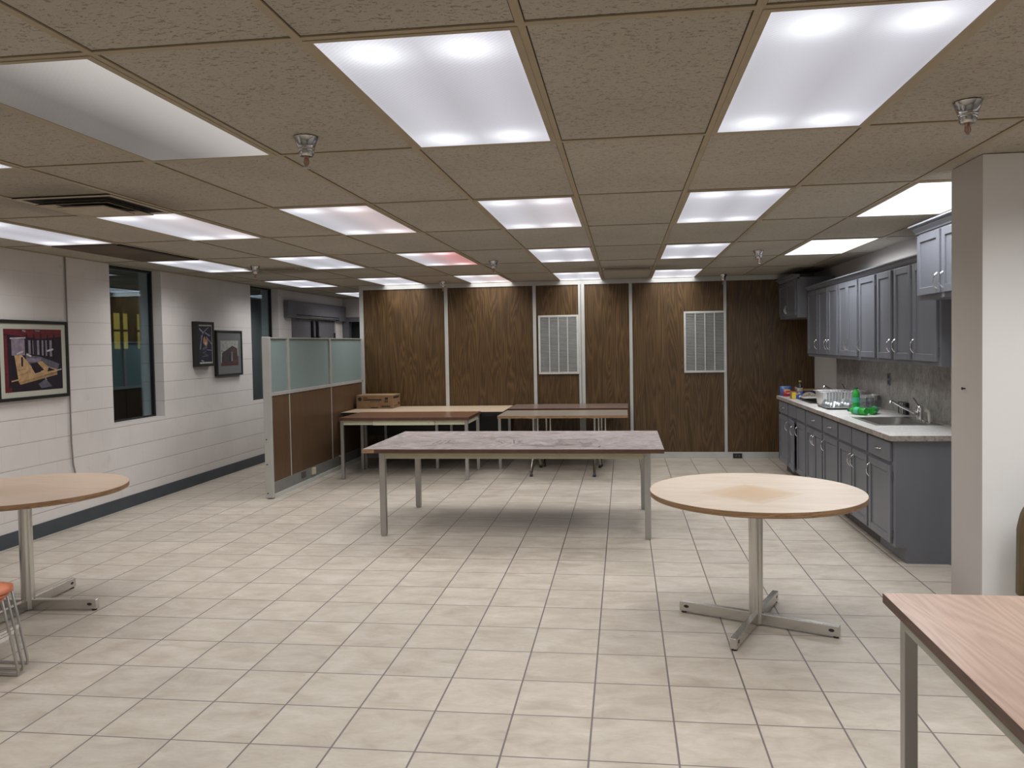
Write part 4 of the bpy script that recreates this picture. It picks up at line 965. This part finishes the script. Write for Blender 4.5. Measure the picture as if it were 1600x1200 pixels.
def crown(pts_y0, pts_y1, xf, z, h=.06, out=.055, endfar=False):
    prof = [(xf+.03, z), (xf-.008, z), (xf-.010, z+.010), (xf-out*.55, z+h*.55), (xf-out*.6, z+h*.75), (xf-out, z+h*.82), (xf-out, z+h), (xf+.03, z+h)]
    g = G(); g.prism([(px, pts_y0, pz) for px, pz in prof], (0, pts_y1-pts_y0, 0)); return g
tag(crown(5.66, 9.545, UX, 2.118, .045, .055).build('crown_moulding', GREYPAINT, origin=(UX, 7.6, 2.118)), 'grey crown moulding along the top of the shallow wall cabinets', 'moulding')
def deep(a, b, z0, z1, doors, lab, far):
    DX = 2.028 if far else 2.005
    r = thing('deep_wall_cabinet', ((DX+XR)/2, (a+b)/2, z0), lab, 'cabinet')
    G().box(DX, XR-.003, a, b, z0, z1).build('body', GREYPAINT, r)
    for (y0, y1, hs) in doors:
        d = front(r, DX, y0, y1, z0+.03, z1-.035, frame=.05); yh = y1-.03 if hs == 'far' else y0+.03
        handle(d, r, DX, yh, z0+.11, L=.10)
        hinges(r, DX, y0-.006 if hs == 'far' else y1+.006, z0+.03, z1-.035)
    crown(a-(0 if far else .0), b+(0 if far else .05), DX, z1-.02, .055, .06).build('crown', GREYPAINT, r)
    return r
deep(9.555, 10.575, 1.815, 2.29, [(9.59, 10.06, 'far'), (10.075, 10.54, 'near')], 'deep grey wall cabinet in the far corner above the gap', True)
deep(4.55, 5.652, 1.815, 2.285, [(5.27, 5.645, 'near'), (4.80, 5.235, 'far')], 'deep grey wall cabinet nearest the viewer beside the pale wall end', False)

# ------------------------------------------------------------------ things on the counter
def foil_pan(cx, cy, z, L, W_, h, lab, rot=0, tilt=0):
    r = thing('foil_pan', (cx, cy, z), lab, 'pan', 'aluminium foil pans')
    g = G(); n = 60; rings_ = [(.86, .80, 0), (.93, .90, h*.93), (1.0, 1.0, h*.96), (1.01, 1.01, h)]
    def loop(fx, fy, zz, wob):
        pts = rrect(cx, cy, L*fx, W_*fy, .05, zz, 14); out = []
        for k, p_ in enumerate(pts):
            s_ = 1+(wob if k % 2 else -wob); out.append((cx+(p_[0]-cx)*s_, cy+(p_[1]-cy)*s_, p_[2]))
        return out
    # densify straight sides
    def dens(pts, m_=10):
        out = []
        for k in range(len(pts)):
            a, b = Vector(pts[k]), Vector(pts[(k+1) % len(pts)])
            q = max(1, int((b-a).length/.008))
            for t in range(q): out.append(a.lerp(b, t/q))
        return out
    base_ = dens(rrect(cx, cy, L*1.0, W_*1.0, .05, z, 8)); N = len(base_); allv = []
    for (fx, fy, zz) in rings_:
        for k, p_ in enumerate(base_):
            wob = .020 if ((k//2) % 2 and 0 < zz < h*.95) else 0
            allv.append((cx+(p_.x-cx)*(fx-wob), cy+(p_.y-cy)*(fy-wob), z+.001+zz))
    fs = []
    for i in range(len(rings_)-1):
        for k in range(N): l = (k+1) % N; fs.append((i*N+k, i*N+l, (i+1)*N+l, (i+1)*N+k))
    fs.append(tuple(reversed(range(N)))); g.add(allv, fs)
    o = g.build('pan', FOIL, r); md = o.modifiers.new('solid', 'SOLIDIFY'); md.thickness = .0015
    if tilt: r.rotation_euler = (0, tilt, 0)
    if rot: r.rotation_euler[2] = rot
    return r
foil_pan(2.17, 8.30, CT+.006, .45, .34, .135, 'large silver foil roasting pan on the counter')
r = thing('plastic_container', (2.30, 7.93, CT), 'clear plastic tub under the small foil pan', 'container')
G().lathe([(.05, .001), (.065, .055), (.066, .058), (0, .058)], c=(2.32, 7.93, CT), seg=24).build('tub', CLEAR, r, smooth=True)
foil_pan(2.315, 7.94, CT+.060, .235, .17, .055, 'small foil pan on a clear tub near the backsplash', tilt=-.06)
def party_tray(cx, cy, L, W_, lab, filled):
    r = thing('party_tray', (cx, cy, CT), lab, 'tray', 'black party trays')
    G().prism(rrect(cx, cy, L, W_, .05, CT+.001), (0, 0, .014)).build('tray', BLACK, r, bevel=.004)
    G().prism(rrect(cx, cy, L*1.02, W_*1.02, .05, CT+.0155), (0, 0, .004)).build('rim', SATIN, r)
    if filled:
        g = G(); a, b = rrect(cx, cy, L*.86, W_*.84, .05, CT+.02), rrect(cx, cy, L*.72, W_*.68, .05, CT+.075); n = len(a)
        g.add(a+b, [(k, (k+1) % n, n+(k+1) % n, n+k) for k in range(n)] + [tuple(range(n, 2*n))]); g.build('lid', CLEAR, r, smooth=True)
        g = G()
        for k in range(9):
            g.lathe([(0, 0), (.022, .004), (.026, .02), (.016, .034), (0, .036)], c=(cx+(k % 3-1)*.075+random.uniform(-.01, .01), cy+(k//3-1)*.08, CT+.02), seg=7)
        g.build('foil_pieces', FOIL, r)
    return r
party_tray(2.055, 7.90, .30, .44, 'black party tray with a clear lid full of foil pieces', True)
party_tray(2.06, 8.76, .27, .36, 'empty black party tray near the snack boxes', False) if False else None
r = thing('party_tray', (2.0, 9.13, CT), 'flat black and white tray in front of the cookie box', 'tray', 'black party trays')
G().prism(rrect(2.06, 8.98, .22, .24, .03, CT+.006), (0, 0, .016)).build('tray', BLACK, r, bevel=.003)
G().prism(rrect(2.06, 8.98, .225, .245, .03, CT+.0222), (0, 0, .004)).build('rim', WHITE, r)
# cups
for k, (x, y, lab) in enumerate(((2.235, 7.70, 'clear plastic cup stack behind the upright green bottle'), (2.305, 7.76, 'clear plastic cup nearest the backsplash'))):
    r = thing('plastic_cup', (x, y, CT), lab, 'cup', 'clear plastic cups')
    g = G(); g.lathe([(.028, .001), (.036, .105), (.038, .107), (.036, .108), (.0275, .004), (0, .004)], c=(x, y, CT), seg=20); g.build('cup', CLEAR, r, smooth=True)
# green bottles
def green_bottle(lab, lying=None, pos=(2.137, 7.60)):
    r = thing('soda_bottle', (0, 0, 0), lab, 'bottle', 'green soda bottles')
    G().lathe([(0, .006), (.020, .001), (.030, .004), (.033, .02), (.033, .05), (.031, .09), (.033, .13), (.031, .155), (.022, .178), (.0135, .192), (.0125, .203), (0, .203)], seg=24).build('body', GREENB, r, smooth=True)
    G().lathe([(.0335, .075), (.0335, .125)], seg=24).build('label', GREENLAB, r, smooth=True)
    G().lathe([(0, .198), (.0155, .198), (.0155, .2155), (0, .2165)], seg=18).build('cap', GREENCAP, r, smooth=True)
    if lying is None: r.location = (pos[0], pos[1], CT+.0005)
    else:
        r.rotation_euler = (0, PI/2, lying); r.location = (pos[0], pos[1], CT+.0345)
    return r
green_bottle('upright green soda bottle on the counter behind the sink')
green_bottle('green soda bottle lying on its side, base toward the viewer, left one', math.radians(118), (2.085, 7.10))
green_bottle('green soda bottle lying on its side, base toward the viewer, right one', math.radians(60), (2.135, 7.15))
# black box with white stripes
r = thing('speaker_box', (XR-.03, 7.22, CT), 'small black box with two white stripes leaning on the backsplash', 'box')
G().box(XR-.045, XR-.016, 7.13, 7.32, CT+.001, CT+.105).build('case', BLACK, r, bevel=.003)
G().box(XR-.047, XR-.045, 7.205, 7.222, CT+.004, CT+.10).box(XR-.047, XR-.045, 7.255, 7.27, CT+.004, CT+.10).build('stripe', WHITE, r)
# snack boxes and bags at the far end
BLUE = plain('blue_print', (0.03, 0.09, 0.30), .35); YELLOW = plain('yellow_print', (0.68, 0.50, 0.03), .4); REDP = plain('red_foil_bag', (0.33, 0.015, 0.02), .3); NAVY = plain('navy_print', (0.012, 0.012, 0.05), .35)
def bag(cx, cy, w_, d_, h, mat, lab, patch=None):
    r = thing('snack_bag', (cx, cy, CT), lab, 'bag')
    g = G(); n = 10; mrows = 9; vs = []
    for a in range(mrows+1):
        t = a/mrows
        th = d_/2*math.sin(PI*min(1, max(.0, t*.93+.05)))**.6*(1-.75*t**3); ww = w_/2*(1-.05*math.sin(PI*t))
        ring = []
        for k in range(2*n):
            an = 2*PI*k/(2*n); wr = 1+.05*math.sin(5*an+7*t)
            vs.append((cx+ww*math.cos(an)*wr, cy+max(th, .003)*math.sin(an)*wr, CT+.001+h*t))
    N = 2*n; fs = [(a*N+k, a*N+(k+1) % N, (a+1)*N+(k+1) % N, (a+1)*N+k) for a in range(mrows) for k in range(N)] + [tuple(reversed(range(N))), tuple(mrows*N+k for k in range(N))]
    g.add(vs, fs); g.build('bag', mat, r, smooth=True)
    if patch:
        G().prism([(cx+px*w_, cy-d_*.53, CT+pz*h) for px, pz in patch[1]], (0, .002, 0)).build('logo', patch[0], r)
    return r
bag(1.90, 9.60, .135, .06, .115, BLUE, 'blue snack bag at the far end of the counter', (YELLOW, [(-.3, .35), (-.2, .62), (.0, .72), (.3, .66), (.42, .5), (0, .55)]))
bag(1.905, 9.50, .115, .05, .068, REDP, 'small red snack bag in front of the blue one', (WHITE, [(-.1, .5), (.28, .62), (.3, .72), (-.08, .62)]))
bag(2.055, 9.60, .13, .06, .105, plain('dark_red_foil', (0.10, 0.008, 0.008), .35), 'dark red snack bag behind the yellow and blue box')
r = thing('snack_box', (1.925, 9.13, CT), 'snack box with a yellow and blue front', 'box')
G().box(1.862, 1.985, 9.115, 9.17, CT+.001, CT+.083).build('carton', CARD, r)
g = G(); yk = 9.1135
g.box(1.872, 1.915, yk, yk+.001, CT+.004, CT+.072, 0); g.box(1.915, 1.985, yk, yk+.001, CT+.003, CT+.080, 1)
g.prism([(1.925+.012*math.cos(a), yk-.0006, CT+.055+.012*math.sin(a)) for a in [k*PI/6 for k in range(12)]], (0, .0005, 0), 2); g.prism([(1.95+.014*math.cos(a), yk-.0006, CT+.062+.012*math.sin(a)) for a in [k*PI/6 for k in range(12)]], (0, .0005, 0), 2)
g.prism([(1.945, yk-.0006, CT+.015), (1.97, yk-.0006, CT+.015), (1.975, yk-.0006, CT+.04), (1.95, yk-.0006, CT+.036)], (0, .0005, 0), 3)
g.build('printed_front', [YELLOW, BLUE, plain('peach_print', (0.5, 0.26, 0.14), .5), WHITE], r)
r = thing('cookie_box', (2.10, 9.27, CT), 'navy box with a pale round cookie print', 'box')
G().box(1.995, 2.20, 9.26, 9.31, CT+.001, CT+.075).build('carton', NAVY, r)
g = G(); yk = 9.2585
g.prism([(2.09+.085*math.cos(a*PI/12), yk, CT+.004+.062*math.sin(a*PI/12)) for a in range(13)], (0, .001, 0), 0)
for k in range(11):
    px = 2.03+.012*k+random.uniform(-.004, .004); pz = CT+.010+.034*random.random()*(1-abs(px-2.09)/.08)
    g.prism([(px-.005, yk-.0005, pz), (px+.004, yk-.0005, pz-.002), (px+.006, yk-.0005, pz+.007), (px-.002, yk-.0005, pz+.009)], (0, .0004, 0), 1)
g.box(2.17, 2.195, yk, yk+.001, CT+.01, CT+.05, 2)
g.build('printed_front', [plain('oat_print', (0.42, 0.36, 0.30), .5), plain('chip_print', (0.04, 0.02, 0.012), .5), plain('lilac_print', (0.2, 0.17, 0.33), .5)], r)
r = thing('cardboard_box', (2.13, 9.45, CT), 'low brown carton behind the navy cookie box', 'box')
G().box(2.04, 2.27, 9.40, 9.50, CT+.001, CT+.088).build('carton', CARD, r, bevel=.002)
r = thing('sauce_bottle', (2.005, 9.40, CT), 'dark sauce bottle with a tan cap and pale label', 'bottle')
G().lathe([(0, .001), (.030, .001), (.031, .10), (.030, .118), (.022, .138), (.012, .152), (.012, .175), (0, .175)], c=(2.022, 9.40, CT), seg=20).build('body', plain('dark_glass', (0.008, 0.006, 0.008), .1), r, smooth=True)
G().lathe([(.0318, .045), (.0318, .108)], c=(2.022, 9.40, CT), seg=20).build('label', plain('pale_label', (0.42, 0.36, 0.28), .6), r, smooth=True)
G().lathe([(0, .172), (.0155, .172), (.0155, .192), (0, .192)], c=(2.022, 9.40, CT), seg=16).build('cap', plain('tan_cap', (0.33, 0.2, 0.08), .5), r, smooth=True)

for o in bpy.data.objects:
    if '_o' in o: del o['_o']
